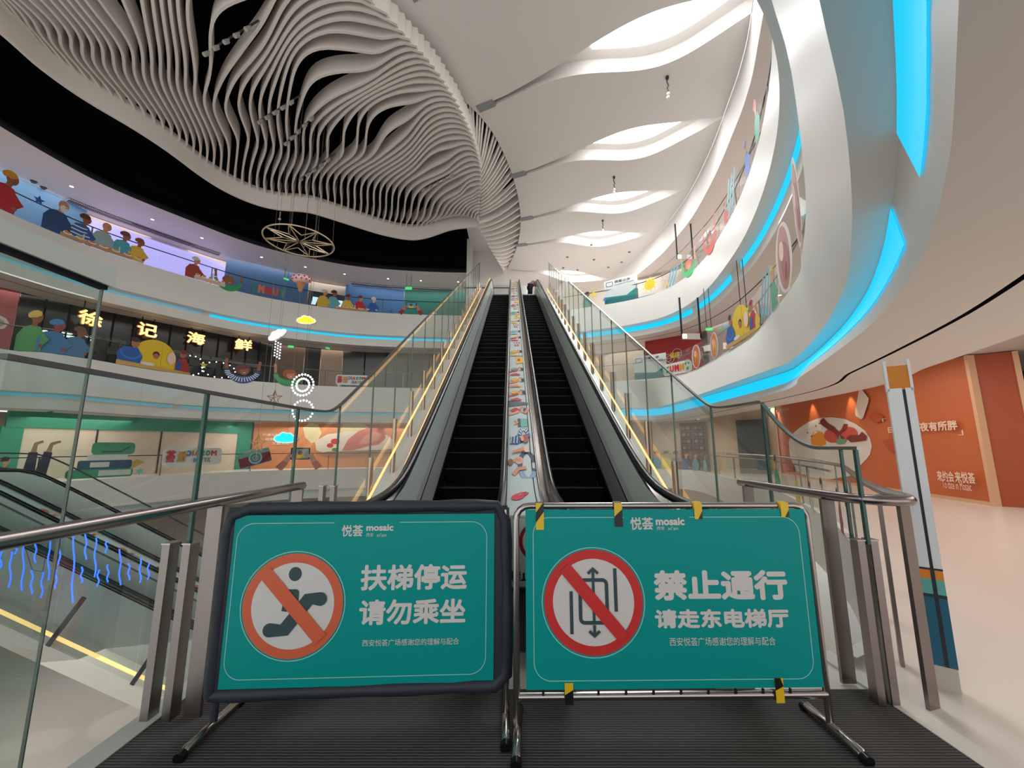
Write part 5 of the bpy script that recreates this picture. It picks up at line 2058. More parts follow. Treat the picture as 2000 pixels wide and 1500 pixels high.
# upper gallery, far side
A2 = ring2
sticker(A2, L2, 4, 76, diner(RD, SK2, (214, 150, 52), lean=0.08), 'sticker of a red dressed diner with blond hair at the very end of the rail')
sticker(A2, L2, 110, 70, diner(NV, SK1, None, beard=(226, 224, 216)), 'sticker of a bald diner in navy with a white beard')
sticker(A2, L2, 158, 60, diner((42, 92, 160), SK2, (96, 50, 44), stripe=(222, 228, 232)), 'sticker of a diner in a blue and white striped top on the upper rail')
sticker(A2, L2, 200, 62, diner((150, 172, 176), SK1, None, lean=0.03), 'sticker of a bald diner in a pale grey shirt')
sticker(A2, L2, 238, 56, diner((74, 164, 178), SK2, (120, 62, 48)), 'sticker of a diner in a turquoise top before the lilac screen')
sticker(A2, L2, 267, 52, diner(YL, SK2, (150, 70, 60)), 'sticker of a diner in yellow before the lilac screen')
sticker(A2, L2, 158, 18, table_food(2.4), 'sticker of a laid table before the striped diner', off=-0.05)
sticker(A2, L2, 228, 18, table_food(2.4), 'sticker of a laid table before the turquoise diner', off=-0.05)
sticker(A2, L2, 378, 52, diner((164, 62, 44), SK1, (222, 214, 200)), 'sticker of a figure in brick red with a pale hat')
sticker(A2, L2, 412, 24, table_food(1.2, (222, 190, 160)), 'sticker of a small table with plates between two waving figures', off=-0.05)
sticker(A2, L2, 446, 46, arms_up(GR, SK2, (150, 84, 50)), 'sticker of a green figure with raised arms on the upper rail')
sticker(A2, L2, 524, 36, yummy_bare, 'mirrored letters of the word yummy on the upper rail', mirror=True)
sticker(A2, L2, 631, 48, diner((206, 172, 56), SK1, (196, 196, 190)), 'sticker of a white haired diner in yellow')
sticker(A2, L2, 650, 50, diner((96, 170, 180), SK2, (80, 42, 44)), 'sticker of a diner in pale teal between two yellow ones')
sticker(A2, L2, 678, 44, diner((218, 184, 70), SK2, (90, 44, 44)), 'sticker of a diner in yellow at the bright blue hoarding')
sticker(A2, L2, 702, 44, diner((196, 34, 54), SK1, (96, 50, 56)), 'sticker of a diner in red at the bright blue hoarding')
sticker(A2, L2, 728, 43, diner((34, 92, 170), SK3, (232, 220, 190)), 'sticker of a fair haired diner in blue')
sticker(A2, L2, 690, 15, table_food(3.2), 'sticker of a long table with bowls before five diners', off=-0.05)
sticker(A2, L2, 803, 34, phone_hands((150, 44, 62), (206, 120, 96), (88, 168, 204)), 'sticker of two hands holding a phone before the sea green hoarding')
sticker(A2, L2, 763, 11, star((40, 90, 170)), 'small blue star on the bright blue hoarding', off=3.0, base=1.05)
sticker(A2, L2, 847, 9, cloud_print, 'small white cloud print on the sea green hoarding', off=3.0, base=1.1)
sticker(A2, L2, 71, 18, star((38, 92, 176)), 'blue star on the rail before the plain blue hoarding', base=0.85)
# lower gallery, far side
A1 = ring1
sticker(A1, L1, 58, 56, diner((96, 160, 104), SK2, (208, 176, 96)), 'sticker of a diner in green with a broad straw hat')
sticker(A1, L1, 102, 48, diner((72, 124, 176), (150, 70, 70), (70, 130, 190)), 'sticker of a diner in blue with blue hair before the restaurant')
sticker(A1, L1, 148, 44, diner((78, 126, 168), SK2, (120, 84, 66)), 'sticker of a seated figure in blue beside a yellow chair')
sticker(A1, L1, 302, 46, arch_table, 'sticker of two people at a yellow arch before the restaurant')
sticker(A1, L1, 474, 42, arms_up((46, 84, 150), SK2, (104, 52, 52), stripe=(226, 230, 234)), 'sticker of a figure in blue and white stripes with raised arms')
sticker(A1, L1, 565, 40, arms_up((66, 164, 96), SK1, (170, 96, 56), stripe=(110, 190, 130), both=False), 'sticker of a figure in green with one raised arm')
sticker(A1, L1, 688, 22, logo_bubble, 'mirrored letter bubble on the rail of the lower gallery', mirror=True, name='logo_sticker')
sticker(A1, L1, 397, 12, star((210, 190, 60)), 'tiny yellow star amid the string of round bulbs', base=0.45)
# our floor, far side
A0 = ring0L
sticker(A0, 0, 60, 52, legs, 'sticker of legs kicked up in dark trousers')
sticker(A0, 0, 2, 34, diner((70, 74, 96), SK3, (60, 54, 60)), 'sticker of a small dark figure at the near end of the thin rail')
sticker(A0, 0, 203, 48, books, 'sticker of a pile of green and blue books')
sticker(A0, 0, 274, 12, star((120, 190, 180), 6), 'pale green star beside the sticker of books')
sticker(A0, 0, 376, 30, logo_bubble, 'mirrored letter bubble on the thin rail of our floor', mirror=True, name='logo_sticker', base=0.35)
sticker(A0, 0, 497, 32, camera_sticker, 'sticker of a tilted camera on the thin rail', base=0.2)
sticker(A0, 0, 585, 36, phone_hands((206, 120, 112), (226, 166, 146), (140, 180, 190)), 'sticker of two hands holding a phone before the orange steak mural')
# near side, upper gallery
sticker(A2, L2, 1146, 34, diner((86, 140, 130), SK2, (60, 60, 60)), 'sticker of a dim green figure behind the right escalator glass')
sticker(A2, L2, 1160, 18, star((226, 196, 90)), 'yellow star just above the right escalator glass', base=0.55)
sticker(A2, L2, 1181, 11, star((70, 120, 190), 6), 'blue star beside the notice board of the upper gallery', base=0.2)
sticker(A2, L2, 1269, 36, sun, 'sticker of a yellow sun on the upper rail')
sticker(A2, L2, 1302, 12, star((226, 190, 60)), 'small yellow star beside the sun sticker', base=0.1)
sticker(A2, L2, 1313, 34, slides, 'sticker of three slanting blue bars on the upper rail')
sticker(A2, L2, 1345, 44, arms_up((60, 186, 104), (214, 150, 116), (206, 110, 70), tall=1.25), 'sticker of a green figure with raised arms under the skylights')
sticker(A2, L2, 1386, 58, arms_up((206, 70, 58), (196, 100, 80), (120, 60, 50), tall=1.35), 'sticker of a red figure with raised arms under the skylights')
sticker(A2, L2, 1417, 42, diner((190, 60, 56), SK1, (150, 50, 50)), 'sticker of a red figure next to the thin cyan one')
sticker(A2, L2, 1428, 70, slides, 'sticker of thin teal bars high on the curved upper rail')
sticker(A2, L2, 1459, 66, diner((60, 110, 190), SK2, (60, 80, 160)), 'sticker of a blue figure high on the curved upper rail')
sticker(A2, L2, 1478, 80, diner((70, 160, 140), SK1, (190, 80, 80)), 'sticker of a green figure high on the curved upper rail')
# near side, lower gallery
sticker(A1, L1, 1322, 28, yummy, 'colourful letters of the word yummy before the red food shop')
sticker(A1, L1, 1360, 44, dish((216, 112, 40), (226, 140, 60)), 'sticker of an orange oval before the red food shop')
sticker(A1, L1, 1395, 48, dish((220, 130, 60), (232, 170, 90)), 'sticker of a tall orange ring beside the yellow arch')
sticker(A1, L1, 1446, 66, arch_table, 'sticker of two people at a yellow arch on the curved lower rail')
sticker(A1, L1, 1478, 46, diner((224, 190, 60), SK1, (200, 160, 60)), 'sticker of a slim yellow figure on the curved lower rail')
sticker(A1, L1, 1496, 80, slides, 'sticker of pale blue bars on the curved lower rail')
sticker(A1, L1, 1511, 76, diner((80, 160, 130), SK1, (206, 170, 70)), 'sticker of a green figure with fair hair on the curved lower rail')
sticker(A1, L1, 1534, 120, dish((176, 112, 96), (150, 80, 66)), 'sticker of a brown oval dish on the curved lower rail')
sticker(A1, L1, 1560, 150, dish((190, 130, 116), (170, 104, 92)), 'sticker of a pink oval dish nearest the top of the curved lower rail')
# near side, our floor
R0 = ring0R
cols = [((90, 150, 170), diner), ((206, 196, 90), diner), ((150, 120, 140), diner), ((70, 90, 120), diner), ((90, 150, 160), diner), ((120, 180, 190), diner), ((204, 160, 80), diner)]
nm_ = ['teal', 'yellow', 'mauve', 'slate', 'sea blue', 'pale blue', 'ochre']
for k, (c, f) in enumerate(cols):
    sticker(R0, 0, 1282 + k * 19, 34, f(c, SK1, (96, 60, 56)), 'small sticker of a %s diner seen through the right escalator glass' % nm_[k])
for k, (px, c, h, n_) in enumerate(((1518, (92, 180, 140), 62, 'mint green'), (1556, (214, 200, 84), 58, 'lemon yellow'), (1583, (206, 206, 196), 44, 'ivory'), (1608, (110, 180, 210), 64, 'light blue'), (1640, (160, 60, 90), 70, 'crimson'), (1658, (170, 200, 220), 80, 'ice blue'))):
    sticker(R0, 0, px, h, diner(c, SK1, (110, 66, 60)), 'sticker of a %s figure behind the rounded end of the right glass' % n_)


# ------------------------------------------------------------------ notice boards on the galleries
def notice(D):
    D.po([(-0.62, 0.0), (0.62, 0.0), (0.62, 1.0), (-0.62, 0.94)], (222, 222, 222))
    D.po([(-0.62, 0.0), (0.62, 0.0), (0.62, 0.42), (0.52, 0.46), (0.2, 0.26), (-0.62, 0.32)], (38, 138, 140))
    D.po([(-0.62, 0.0), (0.62, 0.0), (0.62, 0.2), (-0.62, 0.24)], (24, 112, 120))
    D.li(rrect(-0.54, -0.3, 0.72, 0.88, 0.02), 0.02, (60, 60, 64), True)
    D.tx('顾客止步', -0.22, 0.36, 0.80, 0.91, (60, 60, 64), 0.02)
    D.li([(-0.22, 0.73), (0.5, 0.76)], 0.02, (150, 150, 152))


sticker(A2, L2, 1213, 54, notice, 'white notice board with a teal wave on the upper gallery', 'notice board', 'notice_board', base=0.05, off=0.12)
sticker(A1, L1, 1270, 48, notice, 'white notice board with a teal wave before the red food shop', 'notice board', 'notice_board', base=0.05, off=0.12)

# string of round bulbs inside the restaurant
cv = offset(ring1, 1.2)
p, tt, _ = on_curve(cv, 395, L1 + 0.7)
mb = MB()
BULB = M((240, 244, 250), 0.4, emit=3.0, name='white_bulb')
bt = thing('bulb_string', 'loops of small white bulbs before the restaurant glass', 'string lights', (p.x, p.y, L1 + 0.7))
r3 = Vector((tt.x, tt.y, 0))
w = MB()
w.tube([p.to_3d() + r3 * (0.52 * cos(a) - 0.45) + Vector((0, 0, L1 + 0.75 + 0.5 * sin(a))) for a in [2 * pi * i / 24 for i in range(24)]], 0.008, BLACKISH, 4, True)
w.tube([p.to_3d() + r3 * (0.75 * cos(a) + 0.75) + Vector((0, 0, L1 + 0.70 + 0.42 * sin(a))) for a in [2 * pi * i / 24 for i in range(24)]], 0.008, BLACKISH, 4, True)
w.build('wire', bt)
for i in range(14):
    a = 2 * pi * i / 14
    for (c, rx, rz, zc) in ((-0.45, 0.52, 0.5, 0.75), (0.75, 0.75, 0.42, 0.70)):
        mb = MB()
        mb.sphere(p.to_3d() + r3 * (rx * cos(a) + c) + Vector((0, 0, L1 + zc + rz * sin(a))), 0.035, BULB, 6, 4)
        mb.build('bulb', bt)

# ------------------------------------------------------------------ shop sign of four lit characters
SIGNM = M((255, 226, 140), 0.5, emit=1.6, name='lit_sign')
SIGNR = M((150, 84, 40), 0.5, emit=0.5, name='lit_sign_side')
cv = offset(ring1, 1.9)
for ch, px, py0, py1, px0, px1 in (('徐', 176, 636, 608, 156, 195), ('记', 287, 657, 632, 271, 303), ('海', 382, 672, 650, 368, 397), ('鲜', 475, 684, 663, 462, 490)):
    p, tt, _ = on_curve(cv, px, L1 + 2.2)
    s = p.length
    z0, z1 = z_for(p.y, py0), z_for(p.y, py1)
    wd = (px1 - px0) / F * p.y * 1.02
    n = Vector((tt.y, -tt.x, 0))
    r = Vector((-n.y, n.x, 0))
    D = Draw((p.x, p.y, 0), r, (0, 0, 1), 0.004)
    D.k = 12
    D.tx(ch, -wd / 2, wd / 2, z0, z1, SIGNM, 0.03)
    t = thing('sign_character', 'hanging lit shop sign character %s before the restaurant' % {'徐': 'nearest the glass cap, first of four', '记': 'second of four', '海': 'third of four', '鲜': 'last of four, by the column'}[ch], 'sign character', (p.x, p.y, z0), 'lit characters of the restaurant sign')
    D.mb.build('face', t)
    D = Draw((p.x, p.y, 0), r, (0, 0, 1), 0.004)
    D.tx(ch, -wd / 2 - 0.03, wd / 2 + 0.03, z0 - 0.03, z1 + 0.03, SIGNR, 0.05)
    D.mb.build('back_glow', t)
    for q in (-0.3, 0.3):
        mb = MB()
        c = Vector((p.x, p.y, 0)) + r * wd * q
        mb.tube([c + Vector((0, 0, z1)), c + Vector((0, 0, L2 - 1.86))], 0.02, BLACKISH, 6)
        mb.build('hanger', t)


# ================================================================== hanging decorations
def wires(t, pts, zt=VOID):
    for p in pts:
        mb = MB()
        mb.tube([p, (p[0], p[1], zt)], 0.0045, M((120, 116, 112), 0.4, 0.6, name='hanging_wire'), 4)
        mb.build('wire', t)


GOLD = M((222, 200, 166), 0.35, 0.6, name='gold_metal')
# big gold wheel lying flat
c = aty(585, 472, 13.0)
R = 1.12
t = thing('star_wheel', 'large gold wheel with a star of rods hanging flat below the black band', 'hanging ornament', tuple(c))
mb = MB()
mb.tube([c + Vector((R * cos(a), R * sin(a), 0)) for a in [2 * pi * i / 48 for i in range(48)]], 0.024, GOLD, 8, True)
mb.build('rim', t)
mb = MB()
for i in range(8):
    a = 2 * pi * i / 8 + 0.2
    tip = c + Vector((R * cos(a), R * sin(a), 0))
    for s_ in (-1, 1):
        b = a + s_ * pi / 8
        mid = c + Vector((0.46 * R * cos(b), 0.46 * R * sin(b), 0))
        mb.bar(mid, tip, 0.026, 0.022, GOLD)
        mb.bar(c, mid, 0.022, 0.022, GOLD)
    mb.bar(c, tip, 0.022, 0.022, GOLD)
mb.build('star_rods', t)
wires(t, [c + Vector((R * cos(a), R * sin(a), 0.02)) for a in (0.8, 2.9, 5.0)])
mb = MB()
h = aty(546, 428, 13.0)
mb.sphere(h, 0.05, STEEL, 8, 6)
mb.tube([h, h + Vector((0, 0, 0.28))], 0.022, STEEL, 6)
mb.build('swivel_hook', t)


def cloud(px, py, wpx, Y, col, emit, rot, label):
    c = aty(px, py, Y)
    s = wpx / 2 / F * Y
    t = thing('light_cloud', label, 'lit cloud', tuple(c))
    m = Matrix.Translation(c) @ Matrix.Rotation(rot, 4, 'Y') @ Matrix.Scale(s, 4)
    mb = MB()
    mb.prism(cloud_pts(48), M(col, 0.5, emit=emit, name='lit_cloud_face'), m, 0.35, M((222, 220, 214), 0.5, name='cloud_side'))
    mb.build('face', t)
    mb = MB()
    pts = [m @ Vector((x * 1.03, -0.02, y * 1.03)) for x, y in cloud_pts(48)]
    mb.tube(pts, s * 0.05, M((236, 236, 230), 0.5, emit=0.6, name='cloud_outline'), 6, True)
    mb.build('outline', t)
    wires(t, [c + Vector((0, 0.1, s * 0.3))])
    return t, c, s


cloud(598, 625, 38, 13.4, (244, 226, 44), 0.95, 0.05, 'yellow glowing cloud hanging before the upper white rim')
t, c, s = cloud(541, 653, 38, 13.2, (244, 226, 240), 1.0, -0.55, 'pale pink glowing cloud hanging beside the string of bulbs')
for k in range(3):
    for j in range(6):
        mb = MB()
        mb.sphere(c + Vector((-0.02 + 0.09 * k, 0, -0.25 - 0.10 * j - 0.05 * k)), 0.028, BULB, 6, 4)
        mb.build('bulb', t)
cloud(558, 855, 45, 12.8, (10, 216, 232), 1.0, 0.0, 'cyan glowing cloud hanging before the orange steak mural')


def bulb_ring(px, py, rpx, Y, n, label, inner=None):
    c = aty(px, py, Y)
    r = rpx / F * Y
    t = thing('bulb_ring', label, 'lit ring', tuple(c))
    for rr, k in ((r, n),) + (((inner * r, int(n * 0.8)),) if inner else ()):
        mb = MB()
        mb.tube([c + Vector((rr * cos(a), 0, rr * sin(a))) for a in [2 * pi * i / 36 for i in range(36)]], 0.012, STEELD, 6, True)
        mb.build('hoop', t)
        for i in range(k):
            a = 2 * pi * i / k
            mb = MB()
            mb.sphere(c + Vector((rr * cos(a), -0.02, rr * sin(a))), 0.036, BULB, 6, 4)
            mb.build('bulb', t)
    wires(t, [c + Vector((0, 0, r))])
    return t, c, r


bulb_ring(592, 752, 21, 13.0, 22, 'double ring of white bulbs hanging before the green armed sticker', 0.6)
bulb_ring(592, 802, 20, 13.0, 20, 'single ring of white bulbs hanging just above the cyan cloud')


def wire_star(px, py, rpx, Y, col, label, drop=0.5):
    c = aty(px, py, Y)
    r = rpx / F * Y
    t = thing('wire_star', label, 'hanging star', tuple(c))
    pts = [c + Vector(((r if i % 2 == 0 else r * 0.42) * sin(pi * i / 5), 0, (r if i % 2 == 0 else r * 0.42) * cos(pi * i / 5))) for i in range(10)]
    mb = MB()
    mb.tube(pts, 0.014, col, 6, True)
    mb.build('outline', t)
    mb = MB()
    for i in range(0, 10, 2):
        mb.tube([c + Vector((0, -0.08, 0)), pts[i]], 0.010, col, 5)
    mb.tube([c + Vector((0, 0, r)), c + Vector((0, 0, -r - drop))], 0.010, col, 5)
    mb.build('spokes', t)
    wires(t, [c + Vector((0, 0, r))])


wire_star(536, 778, 16, 12.8, M((150, 112, 92), 0.4, 0.6, name='copper_wire'), 'copper wire star hanging left of the double bulb ring', 0.1)
wire_star(503, 866, 18, 12.6, M((206, 176, 120), 0.35, 0.6, name='brass_wire'), 'brass wire star hanging before the sticker of the camera', 0.2)
# ice-cream ornament
c = aty(588, 548, 13.3)
t = thing('ice_cream_ornament', 'pink spotted ice cream ornament hanging above the yellow cloud', 'hanging ornament', tuple(c))
mb = MB()
PK = M((236, 196, 200), 0.5, name='pale_pink')
mb.sphere(c + Vector((0, 0, 0.06)), 0.33, PK, 18, 10, (1, 0.8, 0.5))
mb.build('scoop', t)
mb = MB()
for i in range(22):
    a, b = 2 * pi * i / 11 + (i // 11) * 0.3, -0.35 + (i // 11) * 0.55
    q = Vector((0.33 * cos(a) * cos(b), 0.264 * sin(a) * cos(b), 0.165 * sin(b)))
    mb.sphere(c + Vector((0, 0, 0.06)) + q, 0.032, M((176, 40, 62), 0.5, name='red_spot'), 6, 4)
mb.build('spots', t)
mb = MB()
mb.tube([c + Vector((0, 0, -0.08)), c + Vector((0, 0, -0.42))], [0.15, 0.05], M((176, 120, 84), 0.6, name='cone_wafer'), 12)
mb.build('cone', t)
wires(t, [c + Vector((0, 0, 0.22))])

# hooks with little bulbs under the white ceiling
for (px, py, L_, lab) in ((1303, 150, 0.62, 'dark cord with two clear bulbs under the white ceiling, largest in view'), (1199, 345, 0.62, 'dark cord with two clear bulbs between the second and third skylight'),
                          (1177, 430, 0.55, 'dark cord with two clear bulbs crossing the fourth skylight')):
    p = atz(px, py, CEIL)
    t = thing('ceiling_hook', lab, 'hanging hook', tuple(p))
    mb = MB()
    mb.tube([p + Vector((0.03 * sin(k * 2.1), 0, -L_ * k / 7)) for k in range(8)], 0.022, M((70, 56, 56), 0.5, name='dark_cord'), 6)
    mb.tube([p, p - Vector((0, 0, 0.07))], 0.06, M((70, 56, 56), 0.5, name='dark_cord'), 8)
    mb.build('cord', t)
    for k in range(2):
        mb = MB()
        mb.sphere(p - Vector((0.02 * k, 0, L_ + 0.05 + 0.15 * k)), 0.062, M((226, 222, 210), 0.1, name='clear_bulb'), 8, 6)
        mb.build('bulb', t)

# spotlight tracks among the fins
for (a, b, lab) in (((403, 102), (505, 40), 'track of small spotlights high among the fins near the picture top'), ((508, 235), (585, 187), 'track of small spotlights below the largest dark gap of the fins'),
                    ((560, 278), (622, 217), 'track of small spotlights beside the second dark gap of the fins'), ((588, 348), (655, 300), 'track of small spotlights among the finest fins'),
                    ((826, 368), (895, 334), 'track of small spotlights near the folded side of the fins')):
    A, B = atz(a[0], a[1], FINZ + 0.05), atz(b[0], b[1], FINZ + 0.05)
    t = thing('track_light', lab, 'track light', tuple(A))
    mb = MB()
    mb.bar(A, B, 0.04, 0.04, M((60, 58, 58), 0.5, name='track_metal'))
    mb.build('track', t)
    for k in range(5):
        p = A.lerp(B, (k + 0.3) / 5)
        mb = MB()
        mb.tube([p, p - Vector((0.03, 0, 0.14))], 0.022, M((150, 146, 142), 0.5, name='spot_body'), 6)
        mb.tube([p - Vector((0.03, 0, 0.10)), p - Vector((0.07, 0.08, 0.24))], 0.062, M((170, 166, 160), 0.5, name='spot_body2'), 8)
        mb.build('spotlight', t)
for i in range(13):
    rnd = random.Random(40 + i)

# ------------------------------------------------------------------ exit signs, downlights, cameras
EXG = M((60, 214, 110), 0.5, emit=0.9, name='exit_green')


def exit_sign(px, py, wpx, d, label, rot=0.0, zt=None):
    c = Vector((0, 0, EYE)) + ray(px, py) * d
    w = wpx / F * d
    t = thing('exit_sign', label, 'exit sign', tuple(c))
    m = Matrix.Translation(c) @ Matrix.Rotation(rot, 4, 'Z')
    mb = MB()
    mb.box((-w / 2, -0.02, -w * 0.2), (w / 2, 0.02, w * 0.2), EXG, m)
    fc = mb.build('face', t)
    D = Draw(c + (m.to_3x3() @ Vector((0, -0.021, 0))), m.to_3x3() @ Vector((1, 0, 0)), (0, 0, 1), 0.002)
    D.el(-w * 0.05, w * 0.08, w * 0.05, w * 0.05, (226, 250, 232), n=8)
    D.li([(-w * 0.05, w * 0.05), (-w * 0.1, -w * 0.05), (-w * 0.2, -w * 0.14)], w * 0.06, (226, 250, 232))
    D.li([(-w * 0.09, -w * 0.04), (w * 0.02, -w * 0.14)], w * 0.05, (226, 250, 232))
    D.li([(w * 0.12, 0), (w * 0.36, 0)], w * 0.06, (226, 250, 232))
    D.mb.build('running_figure', fc)
    if zt is not None:
        for q in (-0.35, 0.35):
            mb = MB()
            p = m @ Vector((w * q, 0, w * 0.2))
            mb.tube([p, (p.x, p.y, zt)], 0.012, BLACKISH, 5)
            mb.build('hanger', t)


exit_sign(43, 563, 18, 18.5, 'green exit sign above the straw hat sticker', 0.6, L2 - 1.86)
exit_sign(290, 804, 14, 21.0, 'green exit sign before the green hoarding header', 0.5)
exit_sign(377, 483, 14, 24.0, 'green exit sign above the lilac screen', 0.5, L3)
exit_sign(559, 545, 9, 25.5, 'small green exit sign beside the ice cream ornament', 0.9, L3)
exit_sign(798, 563, 13, 26.0, 'green exit sign over the sea green hoarding', 0.0, L3)
exit_sign(640, 680, 8, 25.0, 'small green exit sign beside the beige column panel', 0.9, L2 - 1.86)
exit_sign(568, 677, 10, 24.0, 'green exit sign low behind the pink cloud of bulbs', 0.3)
exit_sign(1385, 643, 12, 16.0, 'green exit sign beside the hanging direction sign', -0.2, L2 - 1.86)
exit_sign(1453, 605, 14, 13.5, 'green exit sign above the yellow arch sticker on the curved rail', -0.5, L2 - 1.86)
exit_sign(1505, 795, 12, 19.0, 'green exit sign at the edge of the breakfast mural', -0.4)

for (px, py, d, tail_, lab) in ((1350, 657, 17.0, L2 - 1.86, 'hanging direction sign above the red food shop'), (1372, 816, 24.0, 3.04, 'hanging direction sign before the framed menu wall'), (1338, 502, 20.0, L3, 'hanging direction sign beside the green figure under the skylights')):
    c = Vector((0, 0, EYE)) + ray(px, py) * d
    t = thing('direction_sign', lab, 'hanging sign', tuple(c))
    mb = MB()
    mb.box((c.x - 0.40, c.y - 0.03, c.z - 0.13), (c.x + 0.42, c.y + 0.03, c.z + 0.13), M((196, 190, 184), 0.5, name='sign_grey'))
    mb.build('panel', t)
    D = Draw(c + Vector((-0.30, -0.032, 0)), (1, 0, 0), (0, 0, 1), 0.003)
    D.po(rrect(-0.1, 0.1, -0.1, 0.1, 0.03), M((255, 240, 226), 0.5, emit=1.4, name='lit_symbol'))
    D.li([(-0.05, 0.05), (-0.05, -0.04), (0.05, -0.04), (0.05, 0.05)], 0.025, (150, 60, 50))
    D.mb.build('symbol', t)
    for q in (-0.40, 0.40):
        mb = MB()
        mb.box((c.x + q - 0.03, c.y - 0.03, c.z - 0.1), (c.x + q + 0.03, c.y + 0.03, tail_ if q < 0 else tail_), M((26, 24, 24), 0.5, name='black_hanger'))
        mb.build('hanger', t)

DL = M((255, 246, 236), 0.5, emit=3.0, name='downlight_lamp')
spots = []
for curve, z, offs, rng, tone in ((ring2, L3 + 0.1, 1.6, (0.16, 0.50, 11), 'upper'), (ring1, L2 - 1.86, None, None, None)):
    pass


def downlight(p, z, label, group=None, r=0.055):
    t = thing('downlight', label, 'downlight', (p.x, p.y, z), group)
    mb = MB()
    mb.tube([(p.x, p.y, z - 0.012), (p.x, p.y, z + 0.01)], r * 1.35, M((206, 200, 196), 0.5, name='lamp_rim'), 12)
    mb.build('rim', t)
    mb = MB()
    mb.tube([(p.x, p.y, z - 0.016), (p.x, p.y, z - 0.011)], r, DL, 12)
    mb.build('lamp', t)


far2 = offset(ring2, 1.7)
for k in range(11):
    downlight(far2[int((0.15 + 0.034 * k) * (len(far2) - 1))], L3 + 0.1, 'round downlight in the soffit under the black band', 'downlights under the black band', 0.07)
far1 = offset(ring2, 2.9)
for k in range(10):
    downlight(far1[int((0.15 + 0.036 * k) * (len(far1) - 1))], L2 - 1.86, 'round downlight in the soffit above the restaurant', 'downlights above the restaurant', 0.07)
near2 = offset(ring2, 2.9)
for k in range(6):
    downlight(near2[int((0.58 + 0.045 * k) * (len(near2) - 1))], L2 - 1.86, 'round downlight in the soffit above the red food shop', 'downlights above the red food shop', 0.07)
for px, py, lab in ((1820, 691, 'downlight in the soffit over the breakfast mural'), (1973, 634, 'downlight beside the dark ceiling camera')):
    p = atz(px, py, 3.95)
    downlight(p.xy, 3.95, lab, None, 0.06)
for px, py, lab in ((1858, 683, 'flat dark detector in the soffit above the orange mural'), (1925, 656, 'small grey sprinkler rose beside the ceiling camera')):
    p = atz(px, py, 3.95)
    mb = MB()
    mb.tube([p + Vector((0, 0, 0.01)), p - Vector((0, 0, 0.05))], [0.10, 0.07], M((58, 48, 46) if px < 1900 else (176, 160, 150), 0.5, name='detector'), 12)
    mb.build('ceiling_detector', label=lab, cat='detector', loc=tuple(p))
p = atz(1958, 640, 3.95)
t = thing('dome_camera', 'dark dome camera on the soffit above the walkway', 'camera', tuple(p))
mb = MB()
mb.tube([p, p - Vector((0, 0, 0.07))], 0.085, M((206, 190, 180), 0.4, name='camera_base'), 14)
mb.build('base', t)
mb = MB()
mb.sphere(p - Vector((0, 0, 0.07)), 0.082, M((24, 22, 26), 0.08, name='dark_dome'), 14, 8)
mb.build('dome', t)
for px, py in ((1108, 502), (1128, 527), (1100, 523), (1160, 507), (1188, 522), (1214, 512), (1229, 492), (1155, 478)):
    p = atz(px, py, CEIL)
    mb = MB()
    mb.tube([p + Vector((0, 0, 0.01)), p - Vector((0, 0, 0.03))], [0.09, 0.08], M((120, 112, 108), 0.5, name='spot_recess'), 12)
    mb.build('ceiling_spot', label='small recessed spot in the white ceiling behind the escalator head', cat='ceiling spot', group='recessed spots in the far white ceiling', loc=tuple(p))
for px, py, lab in ((66, 354, 'flat grey detector in the soffit near the red dressed sticker'), (85, 366, 'small dark dome camera near the red dressed sticker'), (753, 559, 'tiny black camera above the bright blue hoarding')):
    p = atz(px, py, L3 + 0.1)
    mb = MB()
    mb.tube([p, p - Vector((0, 0, 0.08))], [0.12, 0.07], M((60, 52, 56), 0.4, name='detector_dark'), 10)
    mb.build('ceiling_detector', label=lab, cat='detector', loc=tuple(p))

# ================================================================== person bending at the top of the right escalator
def limb_body(name, verts, edges, radii, m, parent, levels=1):
    me = bpy.data.meshes.new(name)
    me.from_pydata(verts, edges, [])
    o = bpy.data.objects.new(name, me)
    COL.objects.link(o)
    sk = o.modifiers.new('skin', 'SKIN')
    sv = me.skin_vertices[0].data
    for i, r in enumerate(radii):
        sv[i].radius = (r, r) if not isinstance(r, tuple) else r
    sv[0].use_root = True
    sd = o.modifiers.new('round', 'SUBSURF')
    sd.levels = sd.render_levels = levels
    me.materials.append(m)
    o.parent = parent
    o.matrix_parent_inverse = Matrix.Translation(-_PW[parent.name])
    _PW[o.name] = Vector()
    return o


if not hasattr(bpy.types.Mesh, 'skin_vertices'):
    print('no skin layer')
PX, PY, PZ = 1.03, 21.75, L2
t = thing('person', 'person in a mauve top bending down to the right handrail at the escalator top', 'person', (PX, PY, PZ))
P3 = lambda x, y, z: (PX + x, PY + y, PZ + z)
vs = [P3(0.0, 0, 0.92), P3(0.10, 0, 1.05), P3(0.30, 0, 1.13), P3(0.42, -0.02, 1.12),            # pelvis, waist, chest, neck
      P3(0.53, -0.03, 1.10), P3(0.60, -0.03, 1.04),                                                   # head
      P3(0.34, -0.17, 1.08), P3(0.40, -0.22, 0.84), P3(0.50, -0.20, 0.62),                          # near arm
      P3(0.34, 0.17, 1.08), P3(0.44, 0.18, 0.85), P3(0.56, 0.14, 0.66),                              # far arm
      P3(0.02, -0.10, 0.86), P3(0.08, -0.11, 0.48), P3(0.02, -0.11, 0.08), P3(0.16, -0.11, 0.04),
      P3(0.0, 0.10, 0.86), P3(-0.04, 0.11, 0.48), P3(-0.12, 0.11, 0.08), P3(0.02, 0.11, 0.04)]
ed = [(0, 1), (1, 2), (2, 3), (3, 4), (4, 5), (2, 6), (6, 7), (7, 8), (2, 9), (9, 10), (10, 11), (0, 12), (12, 13), (13, 14), (14, 15), (0, 16), (16, 17), (17, 18), (18, 19)]
